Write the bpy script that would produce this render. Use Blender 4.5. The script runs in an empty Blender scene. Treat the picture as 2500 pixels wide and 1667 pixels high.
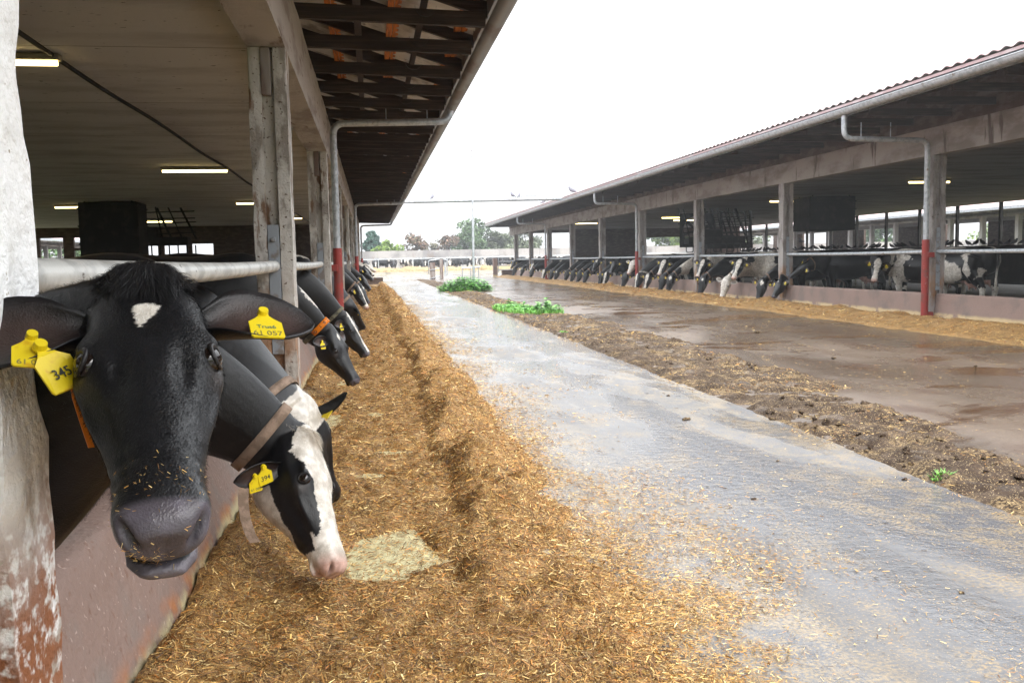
import bpy, bmesh, math, random
import numpy as np
from mathutils import Vector, Matrix
random.seed(7)
rng = np.random.default_rng(11)
SC = bpy.context.scene
COL = SC.collection
PI = math.pi

# ------------------------------------------------------------------ helpers
def A(*x): return np.array(x, float)
def nrm(v):
    v = np.asarray(v, float); return v / (np.linalg.norm(v) + 1e-12)

def _hash(ix, iy, iz, seed):
    h = (ix.astype(np.int64) * 374761393 + iy.astype(np.int64) * 668265263 + iz.astype(np.int64) * 2147483647 + seed * 144665) & 0xFFFFFFFF
    h = ((h ^ (h >> 13)) * 1274126177) & 0xFFFFFFFF
    h = (h ^ (h >> 16)) & 0xFFFF
    return h / 32767.5 - 1.0

def vnoise(P, scale=1.0, seed=0, octaves=1):
    P = np.asarray(P, float) * scale
    out = np.zeros(P.shape[:-1]); amp = 1.0; tot = 0
    for o in range(octaves):
        F = np.floor(P); f = P - F; f = f * f * (3 - 2 * f)
        I = F.astype(np.int64); acc = 0
        for dx in (0, 1):
            wx = f[..., 0] if dx else 1 - f[..., 0]
            for dy in (0, 1):
                wy = f[..., 1] if dy else 1 - f[..., 1]
                for dz in (0, 1):
                    wz = f[..., 2] if dz else 1 - f[..., 2]
                    acc = acc + wx * wy * wz * _hash(I[..., 0] + dx, I[..., 1] + dy, I[..., 2] + dz, seed + o * 31)
        out = out + acc * amp; tot += amp; amp *= .5; P = P * 2.03
    return out / tot

class MB:
    """collects pieces of ONE mesh"""
    def __init__(s): s.v = []; s.f = []; s.m = []; s.n = 0
    def add(s, V, F, m=0):
        V = np.asarray(V, float).reshape(-1, 3)
        s.v.append(V)
        for f in F: s.f.append([int(i) + s.n for i in f]); s.m.append(m)
        s.n += len(V); return s
    def box(s, x0, x1, y0, y1, z0, z1, m=0):
        V = [(x, y, z) for z in (z0, z1) for y in (y0, y1) for x in (x0, x1)]
        return s.add(V, [(0, 2, 3, 1), (4, 5, 7, 6), (0, 1, 5, 4), (2, 6, 7, 3), (0, 4, 6, 2), (1, 3, 7, 5)], m)
    def bar(s, p, q, w, h, up=(0, 0, 1), m=0):
        p = A(*p); q = A(*q); d = nrm(q - p); u = A(*up)
        if abs(d @ u) > .95: u = A(1, 0, 0)
        a = nrm(np.cross(d, u)) * w / 2; b = nrm(np.cross(a, d)) * h / 2
        V = [e + sa * a + sb * b for e in (p, q) for sa, sb in ((-1, -1), (1, -1), (1, 1), (-1, 1))]
        return s.add(V, [(0, 1, 2, 3), (7, 6, 5, 4), (0, 4, 5, 1), (1, 5, 6, 2), (2, 6, 7, 3), (3, 7, 4, 0)], m)
    def tube(s, pts, r, n=10, caps=True, m=0, sx=1.0):
        pts = [A(*p) for p in pts]; k = len(pts)
        rs = [r] * k if np.isscalar(r) else list(r)
        t0 = nrm(pts[1] - pts[0]); ref = A(0, 0, 1) if abs(t0[2]) < .9 else A(1, 0, 0)
        a = nrm(np.cross(t0, ref)); V = []; F = []
        for i in range(k):
            t = nrm(pts[min(i + 1, k - 1)] - pts[max(i - 1, 0)])
            a = nrm(a - t * (a @ t)); b = np.cross(t, a)
            for j in range(n):
                g = 2 * PI * j / n; V.append(pts[i] + rs[i] * (a * math.cos(g) * sx + b * math.sin(g)))
        for i in range(k - 1):
            for j in range(n):
                j2 = (j + 1) % n; F.append((i * n + j, i * n + j2, (i + 1) * n + j2, (i + 1) * n + j))
        if caps:
            F.append(tuple(range(n - 1, -1, -1))); F.append(tuple((k - 1) * n + j for j in range(n)))
        return s.add(V, F, m)
    def grid(s, G, m=0, flip=False):
        G = np.asarray(G, float); ny, nx = G.shape[:2]
        idx = np.arange(ny * nx).reshape(ny, nx)
        F = np.stack([idx[:-1, :-1], idx[:-1, 1:], idx[1:, 1:], idx[1:, :-1]], -1).reshape(-1, 4)
        if flip: F = F[:, ::-1]
        return s.add(G.reshape(-1, 3), F.tolist(), m)
    def sphere(s, c, r, nu=12, nv=8, m=0):
        c = A(*c); r = A(*r) if not np.isscalar(r) else A(r, r, r); V = []; F = []
        for i in range(nv + 1):
            th = PI * i / nv
            for j in range(nu):
                ph = 2 * PI * j / nu
                V.append(c + r * A(math.sin(th) * math.cos(ph), math.sin(th) * math.sin(ph), math.cos(th)))
        for i in range(nv):
            for j in range(nu):
                j2 = (j + 1) % nu; F.append((i * nu + j, (i + 1) * nu + j, (i + 1) * nu + j2, i * nu + j2))
        return s.add(V, F, m)
    def mesh(s, name):
        me = bpy.data.meshes.new(name)
        V = np.concatenate(s.v) if s.v else np.zeros((0, 3))
        me.from_pydata(V.tolist(), [], s.f)
        if any(s.m): me.polygons.foreach_set('material_index', np.array(s.m, np.int32))
        me.update(); return me
    def build(s, name, mats, parent=None, smooth=False, bevel=0, loc=None):
        me = s.mesh(name)
        for m in (mats if isinstance(mats, (list, tuple)) else [mats]): me.materials.append(m)
        if loc is not None:
            me.transform(Matrix.Translation(-Vector(loc)))
        o = bpy.data.objects.new(name, me); COL.objects.link(o)
        if loc is not None: o.location = loc
        if smooth is True: me.polygons.foreach_set('use_smooth', np.ones(len(me.polygons), bool))
        elif smooth: me.shade_smooth() if False else me.set_sharp_from_angle(angle=smooth); 
        if smooth and smooth is not True: me.polygons.foreach_set('use_smooth', np.ones(len(me.polygons), bool))
        if bevel:
            b = o.modifiers.new('bevel', 'BEVEL'); b.width = bevel; b.segments = 2; b.limit_method = 'ANGLE'
        if parent:
            o.parent = parent
            o.location = Vector(loc if loc is not None else (0, 0, 0)) - parent.location if not parent.get('_rot') else o.location
        return o

def tag(o, label, cat, group=None):
    o['label'] = label; o['category'] = cat
    if group: o['group'] = group
    return o
def empty(name, loc=(0, 0, 0)):
    o = bpy.data.objects.new(name, None); COL.objects.link(o); o.location = loc; return o
def struct(o): o['kind'] = 'structure'; return o
def stuff(o): o['kind'] = 'stuff'; return o
def copy_tree(o, parent=None):
    c = o.copy(); COL.objects.link(c); c.parent = parent
    for ch in list(o.children): copy_tree(ch, c)
    return c

def quads_mesh(name, V, C, mat, tri=False):
    """V (N,4,3) loose quads with a colour each"""
    N = len(V); k = V.shape[1]
    me = bpy.data.meshes.new(name)
    me.vertices.add(N * k); me.loops.add(N * k); me.polygons.add(N)
    me.vertices.foreach_set('co', V.reshape(-1).astype(np.float32))
    me.loops.foreach_set('vertex_index', np.arange(N * k, dtype=np.int32))
    me.polygons.foreach_set('loop_start', np.arange(0, N * k, k, dtype=np.int32))
    if C is not None:
        ca = me.color_attributes.new('Col', 'FLOAT_COLOR', 'POINT')
        cc = np.ones((N * k, 4), np.float32); cc[:, :3] = np.repeat(C, k, 0)
        ca.data.foreach_set('color', cc.reshape(-1))
    me.update(); me.validate(); me.materials.append(mat)
    return me

# ------------------------------------------------------------------ materials
def _in(nt, node, key, val):
    if isinstance(val, bpy.types.NodeSocket): nt.links.new(val, node.inputs[key])
    else: node.inputs[key].default_value = val
def N(nt, typ, ins=None, **props):
    n = nt.nodes.new(typ)
    for k, v in props.items(): setattr(n, k, v)
    for k, v in (ins or {}).items(): _in(nt, n, k, v)
    return n
def rgba(c): return (c[0], c[1], c[2], 1.0)
class Mat:
    def __init__(s, name, obj=False):
        s.m = bpy.data.materials.new(name); s.m.use_nodes = True; s.nt = s.m.node_tree
        s.b = s.nt.nodes['Principled BSDF']
        s.co = N(s.nt, 'ShaderNodeTexCoord').outputs['Object'] if obj else N(s.nt, 'ShaderNodeNewGeometry').outputs['Position']
        s.sep = None
    def noise(s, scale, detail=4, st=None, rough=.55, dist=0):
        co = s.co
        if st: co = N(s.nt, 'ShaderNodeMapping', {'Vector': co, 'Scale': st}).outputs[0]
        return N(s.nt, 'ShaderNodeTexNoise', {'Vector': co, 'Scale': scale, 'Detail': detail, 'Roughness': rough, 'Distortion': dist}).outputs['Fac']
    def ramp(s, v, lo, hi, a=0., b=1.):
        return N(s.nt, 'ShaderNodeMapRange', {0: v, 1: lo, 2: hi, 3: a, 4: b}, interpolation_type='SMOOTHSTEP').outputs[0]
    def axis(s, k):
        if s.sep is None: s.sep = N(s.nt, 'ShaderNodeSeparateXYZ', {0: s.co})
        return s.sep.outputs[k]
    def mul(s, a, b, op='MULTIPLY'):
        return N(s.nt, 'ShaderNodeMath', {0: a, 1: b}, operation=op).outputs[0]
    def mix(s, f, a, b):
        n = N(s.nt, 'ShaderNodeMix', {0: f}, data_type='RGBA')
        for i, c in ((6, a), (7, b)): _in(s.nt, n, i, rgba(c) if isinstance(c, tuple) else c)
        return n.outputs[2]
    def mask(s, L):
        """L: s scale, d detail, st stretch, lo hi, z/x/y=(from,to,noise amount)"""
        f = None
        if 's' in L: f = s.ramp(s.noise(L['s'], L.get('d', 4), L.get('st'), dist=L.get('dist', 0)), L.get('lo', .45), L.get('hi', .6))
        for ax in 'xyz':
            if ax in L:
                q = s.axis('XYZ'['xyz'.index(ax)]); a, b = L[ax][:2]
                if len(L[ax]) > 2:
                    q = s.mul(q, s.mul(s.mul(s.noise(L[ax][3] if len(L[ax]) > 3 else 4, 4), .5, 'SUBTRACT'), L[ax][2]), 'ADD')
                g = s.ramp(q, a, b); f = g if f is None else s.mul(f, g)
        if 'f' in L: f = s.mul(f, s.ramp(s.noise(L['f'][0], 3), L['f'][1], L['f'][2]))
        if 'k' in L: f = s.mul(f, L['k'])
        return f
    def go(s, base, layers=(), rough=.8, rl=(), bump=(), metal=0., spec=None, **ins):
        c = rgba(base) if isinstance(base, tuple) else base
        for L in layers: c = s.mix(s.mask(L), c, L['c'])
        _in(s.nt, s.b, 'Base Color', c)
        r = rough
        for L in rl:
            n = N(s.nt, 'ShaderNodeMix', {0: s.mask(L)}); _in(s.nt, n, 2, r); _in(s.nt, n, 3, L['r']); r = n.outputs[0]
        _in(s.nt, s.b, 'Roughness', r); _in(s.nt, s.b, 'Metallic', metal)
        if spec is not None: _in(s.nt, s.b, 'Specular IOR Level', spec)
        h = None
        for b in bump:   # (scale, strength distance, detail, stretch)
            v = s.mul(s.noise(b[0], b[2] if len(b) > 2 else 4, b[3] if len(b) > 3 else None), b[1])
            h = v if h is None else s.mul(h, v, 'ADD')
        if h is not None:
            _in(s.nt, s.b, 'Normal', N(s.nt, 'ShaderNodeBump', {'Height': h, 'Distance': 1.0, 'Strength': 1.0}).outputs[0])
        for k, v in ins.items(): _in(s.nt, s.b, k.replace('_', ' '), v)
        return s.m
def attr(M, name='Col'): return N(M.nt, 'ShaderNodeAttribute', attribute_name=name).outputs['Color']

MT = {}
MT['post'] = Mat('whitewashed_concrete').go((.55, .53, .50), [
    dict(c=(.30, .27, .24), s=5, d=6, lo=.50, hi=.58, st=(1, 1, .45)),
    dict(c=(.13, .095, .07), s=38, d=3, lo=.62, hi=.68),
    dict(c=(.20, .12, .075), s=9, d=5, lo=.58, hi=.66, st=(1, 1, .25)),
    dict(c=(.30, .17, .095), s=6, d=5, lo=.38, hi=.60, st=(1, 1, .4), z=(1.35, .55, .8))],
    rough=.9, bump=[(14, .02, 6), (70, .004, 3)])
MT['postR'] = Mat('weathered_concrete').go((.36, .34, .33), [
    dict(c=(.22, .20, .19), s=5, d=6, lo=.46, hi=.60, st=(1, 1, .35)),
    dict(c=(.11, .09, .08), s=30, d=3, lo=.62, hi=.70),
    dict(c=(.30, .17, .09), s=6, d=5, lo=.36, hi=.60, st=(1, 1, .4), z=(1.25, .5, .8))],
    rough=.9, bump=[(14, .02, 6), (70, .004, 3)])
MT['white_col'] = Mat('thick_whitewash').go((.93, .93, .925), [
    dict(c=(.74, .73, .70), s=7, d=6, lo=.52, hi=.68),
    dict(c=(.33, .27, .21), s=4, d=6, lo=.36, hi=.55, st=(1, 1, .3), f=(26, .34, .56), z=(1.20, .80, .5), x=(-.70, -.62, .06, 9)),
    dict(c=(.27, .10, .04), s=6, d=7, lo=.40, hi=.56, st=(1, 1, .3), f=(34, .34, .54), z=(1.0, .65, .5), x=(-.67, -.60, .06, 9)),
    dict(c=(.45, .40, .33), s=40, d=2, lo=.69, hi=.73)],
    rough=.85, bump=[(9, .03, 6), (60, .006, 4)])
MT['beam'] = Mat('beam_concrete').go((.46, .43, .40), [
    dict(c=(.30, .26, .23), s=3, d=6, lo=.45, hi=.65, st=(1, .5, 2.5)),
    dict(c=(.16, .11, .08), s=7, d=5, lo=.60, hi=.70, st=(1, .3, 2))], rough=.9, bump=[(10, .02, 6), (60, .004, 3)])
MT['beamR'] = Mat('beam_concrete_damp').go((.33, .305, .28), [
    dict(c=(.20, .175, .155), s=2.2, d=6, lo=.42, hi=.65, st=(1, .6, 1.6)),
    dict(c=(.10, .08, .07), s=5, d=5, lo=.60, hi=.70, st=(1, 1, .2))], rough=.9, bump=[(10, .02, 6)])
def ceil_mat(name, base, dark, k):
    M = Mat(name)
    br = N(M.nt, 'ShaderNodeTexBrick', {'Vector': M.co, 'Color1': rgba((1, 1, 1)), 'Color2': rgba((.90, .90, .90)), 'Mortar': rgba((.45, .42, .40)),
        'Scale': 1.0, 'Mortar Size': .012, 'Brick Width': 9.0, 'Row Height': 3.0}, offset=0.0)
    c = M.mix(M.mask(dict(s=1.3, d=6, lo=.42, hi=.68, st=(.5, 1.3, 1))), rgba(base), dark)
    c = M.mix(M.mask(dict(s=26, d=2, lo=.70, hi=.73, st=(.4, 1, 1))), c, (.05, .04, .03))
    n = N(M.nt, 'ShaderNodeMix', {0: 1.0}, data_type='RGBA', blend_type='MULTIPLY'); _in(M.nt, n, 6, c); _in(M.nt, n, 7, br.outputs[0])
    return M.go(n.outputs[2], rough=.9, bump=[(3, .02, 6)])
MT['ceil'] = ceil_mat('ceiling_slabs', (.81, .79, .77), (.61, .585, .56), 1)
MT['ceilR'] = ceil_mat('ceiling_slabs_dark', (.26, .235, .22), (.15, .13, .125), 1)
MT['wall'] = Mat('trough_concrete').go((.235, .160, .132), [
    dict(c=(.21, .165, .142), s=3, d=6, lo=.45, hi=.65),
    dict(c=(.40, .30, .26), s=55, d=2, lo=.66, hi=.72),
    dict(c=(.20, .12, .09), s=26, d=4, lo=.62, hi=.70),
    dict(c=(.40, .14, .035), s=6, d=4, lo=.40, hi=.60, z=(.19, .12, .10), k=.8),
    dict(c=(.62, .55, .30), s=8, d=5, lo=.36, hi=.56, z=(.15, .09, .10), k=.8)],
    rough=.75, bump=[(40, .006, 5), (9, .012, 5)])
MT['wallR'] = Mat('trough_concrete_far').go((.27, .185, .155), [
    dict(c=(.20, .15, .13), s=2, d=6, lo=.45, hi=.65),
    dict(c=(.58, .44, .25), s=3, d=4, lo=.38, hi=.5, z=(.17, .11, .06))], rough=.7, bump=[(30, .006, 5)])
MT['darkwood'] = Mat('dark_timber').go((.034, .022, .017), [dict(c=(.075, .05, .038), s=9, d=5, lo=.45, hi=.68, st=(.25, 4, 4))], rough=.85, bump=[(20, .008, 4, (.2, 3, 3))])
MT['newwood'] = Mat('new_orange_timber').go((.75, .24, .04), [dict(c=(.32, .085, .018), s=8, d=4, lo=.4, hi=.65, st=(4, .3, 4))], rough=.7)
MT['sheet'] = Mat('roof_sheet_underside').go((.80, .79, .76), [dict(c=(.25, .22, .19), s=1.6, d=5, lo=.45, hi=.65), dict(c=(.10, .07, .055), s=3, d=5, lo=.6, hi=.7)], rough=.8)
MT['redroof'] = Mat('red_roof_sheet').go((.42, .29, .29), [dict(c=(.50, .42, .42), s=2, d=4, lo=.45, hi=.65)], rough=.5)
MT['galv'] = Mat('galvanised_metal').go((.50, .53, .56), [dict(c=(.36, .39, .42), s=14, d=4, lo=.45, hi=.6), dict(c=(.20, .15, .11), s=8, d=5, lo=.62, hi=.72)], rough=.42, metal=.35, bump=[(30, .002, 3)])
MT['gutter'] = Mat('old_zinc_gutter').go((.30, .31, .32), [dict(c=(.20, .17, .15), s=5, d=5, lo=.45, hi=.62, st=(1, .3, 1))], rough=.5, metal=.25)
MT['rail'] = Mat('galvanised_rail').go((.60, .60, .57), [
    dict(c=(.42, .42, .40), s=11, d=5, lo=.45, hi=.62, st=(1, .7, 1)),
    dict(c=(.10, .085, .07), s=30, d=3, lo=.66, hi=.71, st=(1, .5, 1)),
    dict(c=(.35, .22, .12), s=5, d=4, lo=.60, hi=.75)], rough=.45, metal=.15, bump=[(18, .004, 4)])
MT['redpaint'] = Mat('red_paint').go((.30, .036, .030), [dict(c=(.20, .05, .04), s=6, d=5, lo=.5, hi=.65), dict(c=(.45, .20, .17), s=20, d=3, lo=.66, hi=.72)], rough=.5)
MT['plate'] = Mat('grey_steel_plate').go((.30, .33, .37), [dict(c=(.22, .19, .17), s=9, d=5, lo=.5, hi=.64)], rough=.55, metal=.2)
MT['dark'] = Mat('dark_metal').go((.012, .011, .011), [dict(c=(.03, .025, .022), s=4, d=4, lo=.5, hi=.65)], rough=.8)
MT['brownwall'] = Mat('brown_board_wall').go((.085, .055, .045), [dict(c=(.14, .10, .085), s=3, d=5, lo=.45, hi=.62, st=(1, 1, 3))], rough=.9, bump=[(12, .02, 4, (1, 1, .2))])
MT['floor'] = Mat('barn_floor').go((.10, .078, .06), [dict(c=(.16, .13, .095), s=2, d=5)], rough=.6)
MT['yellow'] = Mat('yellow_plastic', True).go((.78, .60, .012), [dict(c=(.60, .36, .01), s=30, d=3, lo=.56, hi=.72)], rough=.42)
MT['orange'] = Mat('orange_plastic').go((.80, .22, .01), rough=.4)
MT['ink'] = Mat('black_ink').go((.03, .035, .03), rough=.7)
MT['fadedink'] = Mat('faded_ink').go((.22, .19, .05), rough=.7)
MT['inkgreen'] = Mat('green_ink').go((.06, .16, .10), rough=.7)
MT['teal'] = Mat('teal_plastic').go((.01, .22, .20), rough=.4)
MT['strap'] = Mat('tan_collar', True).go((.30, .215, .16), [dict(c=(.20, .14, .10), s=20, d=4)], rough=.85, bump=[(160, .003, 2)])
MT['strapgrey'] = Mat('grey_collar', True).go((.20, .19, .13), [dict(c=(.08, .08, .06), s=20, d=4)], rough=.85)
def emit(name, c, s):
    M = Mat(name); M.go((.8, .8, .8)); _in(M.nt, M.b, 'Emission Color', rgba(c)); _in(M.nt, M.b, 'Emission Strength', s); return M.m
MT['tube'] = emit('lamp_tube', (1.0, .74, .30), 3.2)
M = Mat('lamp_diffuser'); MT['lampcase'] = M.go((.30, .27, .20), rough=.5)
MT['eye'] = Mat('eye').go((.010, .006, .005), rough=.06, spec=.6)
MT['hoof'] = Mat('hoof').go((.03, .025, .02), rough=.6)
def coat_mat(name, sc, b):
    M = Mat(name, True); c = attr(M, 'coat')
    d = M.mix(M.mask(dict(s=22 * sc, d=5, lo=.35, hi=.7)), (.62, .60, .57), (1., 1., 1.))
    n = N(M.nt, 'ShaderNodeMix', {0: 1.0}, data_type='RGBA', blend_type='MULTIPLY'); _in(M.nt, n, 6, c); _in(M.nt, n, 7, d)
    wet = N(M.nt, 'ShaderNodeAttribute', attribute_name='wet').outputs['Fac']
    m = M.go(n.outputs[2], rough=.55, bump=[(50, b * .14, 4), (300, b * .16, 2)], spec=.42)
    r = N(M.nt, 'ShaderNodeMapRange', {0: wet, 1: 0., 2: 1., 3: .42, 4: .25}); _in(M.nt, M.b, 'Roughness', r.outputs[0])
    _in(M.nt, M.b, 'Sheen Weight', .0); _in(M.nt, M.b, 'Sheen Roughness', .5)
    return m
MT['coat'] = coat_mat('cow_coat', 1., .006)
MT['hair'] = Mat('black_hair').go((.012, .0115, .013), rough=.5)
MT['hairw'] = Mat('white_hair').go((.62, .55, .46), rough=.6)
M = Mat('coat_hair'); MT['fur'] = M.go(attr(M), rough=.42, spec=.4)
M = Mat('bird_feathers'); MT['bird'] = M.go((.045, .045, .055), rough=.7)
MT['birdgrey'] = Mat('grey_feathers').go((.16, .16, .19), rough=.7)
M = Mat('leaf'); MT['leaf'] = M.go(attr(M), rough=.55)
M = Mat('bark'); MT['bark'] = M.go((.07, .055, .04), [dict(c=(.12, .10, .08), s=5)], rough=.9)
MT['penwall'] = Mat('pen_wall_concrete').go((.38, .36, .345), [
    dict(c=(.22, .21, .21), s=.35, d=6, lo=.42, hi=.62, z=(.6, 1.9, .8)),
    dict(c=(.20, .165, .14), s=.8, d=5, lo=.56, hi=.7, st=(1, 1, .4))], rough=.9)
MT['hay'] = Mat('hay').go((.33, .25, .125), [dict(c=(.20, .145, .07), s=5, d=5), dict(c=(.45, .36, .21), s=11, d=4, lo=.55, hi=.66)], rough=.9, bump=[(9, .15, 5)])
MT['oldwood'] = Mat('old_wood').go((.17, .12, .10), [dict(c=(.28, .25, .23), s=6, d=5, st=(1, 1, .2))], rough=.85)
# ------------------------------------------------------------------ cows
BLACK = A(.0056, .0060, .0080); WHITE = A(.76, .72, .66); PINK = A(.60, .37, .31); SLATE = A(.135, .121, .150)
def hermite(tab, m):
    T = np.array(tab, float); u = T[:, 0]; uu = np.linspace(u[0], u[-1], m); out = [uu]
    for k in range(1, T.shape[1]):
        y = T[:, k]; d = np.gradient(y, u); i = np.clip(np.searchsorted(u, uu) - 1, 0, len(u) - 2)
        h = u[i + 1] - u[i]; t = (uu - u[i]) / h
        out.append((2*t**3-3*t**2+1)*y[i] + (t**3-2*t**2+t)*h*d[i] + (-2*t**3+3*t**2)*y[i+1] + (t**3-t**2)*h*d[i+1])
    return np.stack(out, 1)
def sring(c, a, b, hw, ht, hb, p=2.3, tb=0., tt=0., n=28):
    t = np.linspace(0, 2 * PI, n, endpoint=False); cs, sn = np.cos(t), np.sin(t)
    x = np.sign(cs) * np.abs(cs) ** (2 / p); y = np.sign(sn) * np.abs(sn) ** (2 / p)
    x = x * np.where(y < 0, 1 + tb * y, 1 - tt * y)
    y = np.where(y > 0, y * ht, y * hb)
    return c + np.outer(x * hw, a) + np.outer(y, b)
def loft(mb, R):
    n = len(R[0]); k = len(R)
    V = np.concatenate(list(R) + [R[0].mean(0)[None], R[-1].mean(0)[None]]); F = []
    for i in range(k - 1):
        for j in range(n):
            j2 = (j + 1) % n; F.append((i*n+j, i*n+j2, (i+1)*n+j2, (i+1)*n+j))
    for j in range(n):
        F.append((k*n, (j+1) % n, j)); F.append((k*n+1, (k-1)*n+j, (k-1)*n+(j+1) % n))
    mb.add(V, F)
HEAD = [  # u, half width, top, bottom, squareness, jaw taper, top taper
    (-.075, .060, .030, .090, 2.1, .1, .1), (-.045, .086, .060, .125, 2.2, .15, .25), (-.01, .101, .080, .165, 2.3, .2, .25), (.04, .111, .088, .198, 2.5, .25, .16),
    (.10, .118, .088, .220, 2.7, .32, .10), (.150, .123, .083, .220, 2.8, .36, .06), (.195, .120, .077, .204, 2.8, .36, .10),
    (.25, .101, .070, .178, 2.6, .24, .20), (.30, .088, .064, .148, 2.5, .18, .24), (.36, .077, .058, .114, 2.4, .13, .22),
    (.41, .069, .054, .090, 2.4, .10, .15), (.45, .067, .053, .074, 2.6, .05, .1), (.485, .070, .050, .062, 2.7, .05, .05),
    (.515, .067, .044, .050, 2.7, .06, .08), (.533, .060, .036, .044, 2.5, .08, .1), (.545, .050, .022, .040, 2.3, .1, .1)]
BODY = [  # x, top z, bottom z, half width, squareness
    (-1.32, 1.30, 1.04, .10, 2.1), (-1.27, 1.355, .92, .19, 2.2), (-1.12, 1.385, .80, .255, 2.4), (-.92, 1.395, .74, .275, 2.5),
    (-.72, 1.375, .66, .305, 2.5), (-.45, 1.355, .60, .335, 2.4), (-.25, 1.36, .60, .325, 2.4), (-.05, 1.385, .62, .275, 2.3), (.08, 1.37, .66, .235, 2.3), (.19, 1.31, .73, .185, 2.2), (.26, 1.22, .82, .12, 2.1)]

def head_frame(u, wh):
    u = nrm(u); w = A(*wh); w = nrm(w - u * (w @ u)); v = np.cross(w, u); return u, v, w

def ear_geo(base, D, Nn, ln, wd, ns=16, nt=11, cupk=1.0):
    D = nrm(D); Nn = nrm(Nn - D * (Nn @ D)); Wd = np.cross(Nn, D)
    s = np.linspace(0, 1, ns); t = np.linspace(-1, 1, nt)
    hw = np.interp(s, [0, .1, .25, .45, .65, .82, .93, 1], [.34, .48, .80, 1, .94, .70, .42, .06]) * wd / 2
    cup = np.interp(s, [0, .25, .6, 1], [1.5, 1.0, .55, .4]) * cupk
    S, T = np.meshgrid(s, t, indexing='ij'); HW = hw[:, None]; CU = cup[:, None]
    ang = T * np.minimum(CU, 1.35)
    X = HW * np.sin(ang) / np.sin(np.minimum(CU, 1.35)); Z = HW * (1 - np.cos(ang)) / np.sin(np.minimum(CU, 1.35))
    th = .0028 + .010 * (1 - S) ** 2 * (1 - T ** 2)
    bend = -.02 * S ** 2
    inn = base + S[..., None] * ln * D + X[..., None] * Wd + (Z + bend)[..., None] * Nn
    out = inn - th[..., None] * Nn * 2
    V = np.concatenate([inn.reshape(-1, 3), out.reshape(-1, 3)]); F = []; o = ns * nt
    for i in range(ns - 1):
        for j in range(nt - 1):
            q = (i*nt+j, i*nt+j+1, (i+1)*nt+j+1, (i+1)*nt+j); F.append(q); F.append(tuple(o + k for k in q[::-1]))
        F.append((i*nt, (i+1)*nt, o+(i+1)*nt, o+i*nt)); F.append((i*nt+nt-1, o+i*nt+nt-1, o+(i+1)*nt+nt-1, (i+1)*nt+nt-1))
    inside = np.concatenate([(np.exp(-((T*1.35)**4)) * np.clip(S*3, 0, 1) * np.clip((1-S)*4, 0, 1)).reshape(-1), np.zeros(ns*nt)])
    return V, F, inside, (D, Nn, Wd)

def text_geo(txt, size):
    cu = bpy.data.curves.new('t', 'FONT'); cu.body = txt; cu.size = size; cu.align_x = 'CENTER'; cu.align_y = 'CENTER'; cu.offset = size * .012
    ob = bpy.data.objects.new('t', cu); COL.objects.link(ob)
    dg = bpy.context.evaluated_depsgraph_get(); me = bpy.data.meshes.new_from_object(ob.evaluated_get(dg))
    V = np.array([v.co[:] for v in me.vertices]); F = [tuple(p.vertices) for p in me.polygons]
    bpy.data.objects.remove(ob); bpy.data.curves.remove(cu); bpy.data.meshes.remove(me)
    return V, F

TAGP = [(-.008, .006), (.008, .006), (.0095, -.008), (.016, -.016), (.0285, -.027), (.0285, -.066), (.025, -.070), (-.025, -.070), (-.0285, -.066), (-.0285, -.027), (-.016, -.016), (-.0095, -.008)]
def make_tag(cow, o, X, Y, Z, texts=(), k=1.0, bend=0., name='ear_tag', mat='yellow', label=None):
    """flag tag hanging from its button at o; X right, Y up, Z out"""
    mb = MB(); P = np.array(TAGP) * k; n = len(P)
    def lift(p): return o + p[0] * X + p[1] * Y + (-bend * (p[1] / .07) ** 2 * .03) * Z
    V = [lift(p) + Z * .0016 for p in P] + [lift(p) - Z * .0016 for p in P]
    mb.add(V, [tuple(range(n - 1, -1, -1)) if np.cross(X, Y) @ Z < 0 else tuple(range(n)), tuple(range(n, 2 * n))[::-1] if np.cross(X, Y) @ Z > 0 else tuple(range(n, 2 * n))] + [(i, i + n, (i + 1) % n + n, (i + 1) % n) for i in range(n)])
    mb.tube([o - Z * .002, o + Z * .010 * k], [.0098 * k, .0085 * k], n=14)
    t = mb.build(name, MT[mat], None); t.parent = cow
    if label: t['label'] = label
    for txt, size, ty, mt in texts:
        TV, TF = text_geo(txt, size)
        tm = MB(); tm.add([lift((q[0], q[1] + ty)) + Z * .0021 for q in TV], TF); w = tm.build('tag_number', MT[mt], None); w.parent = t
    return t

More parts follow.
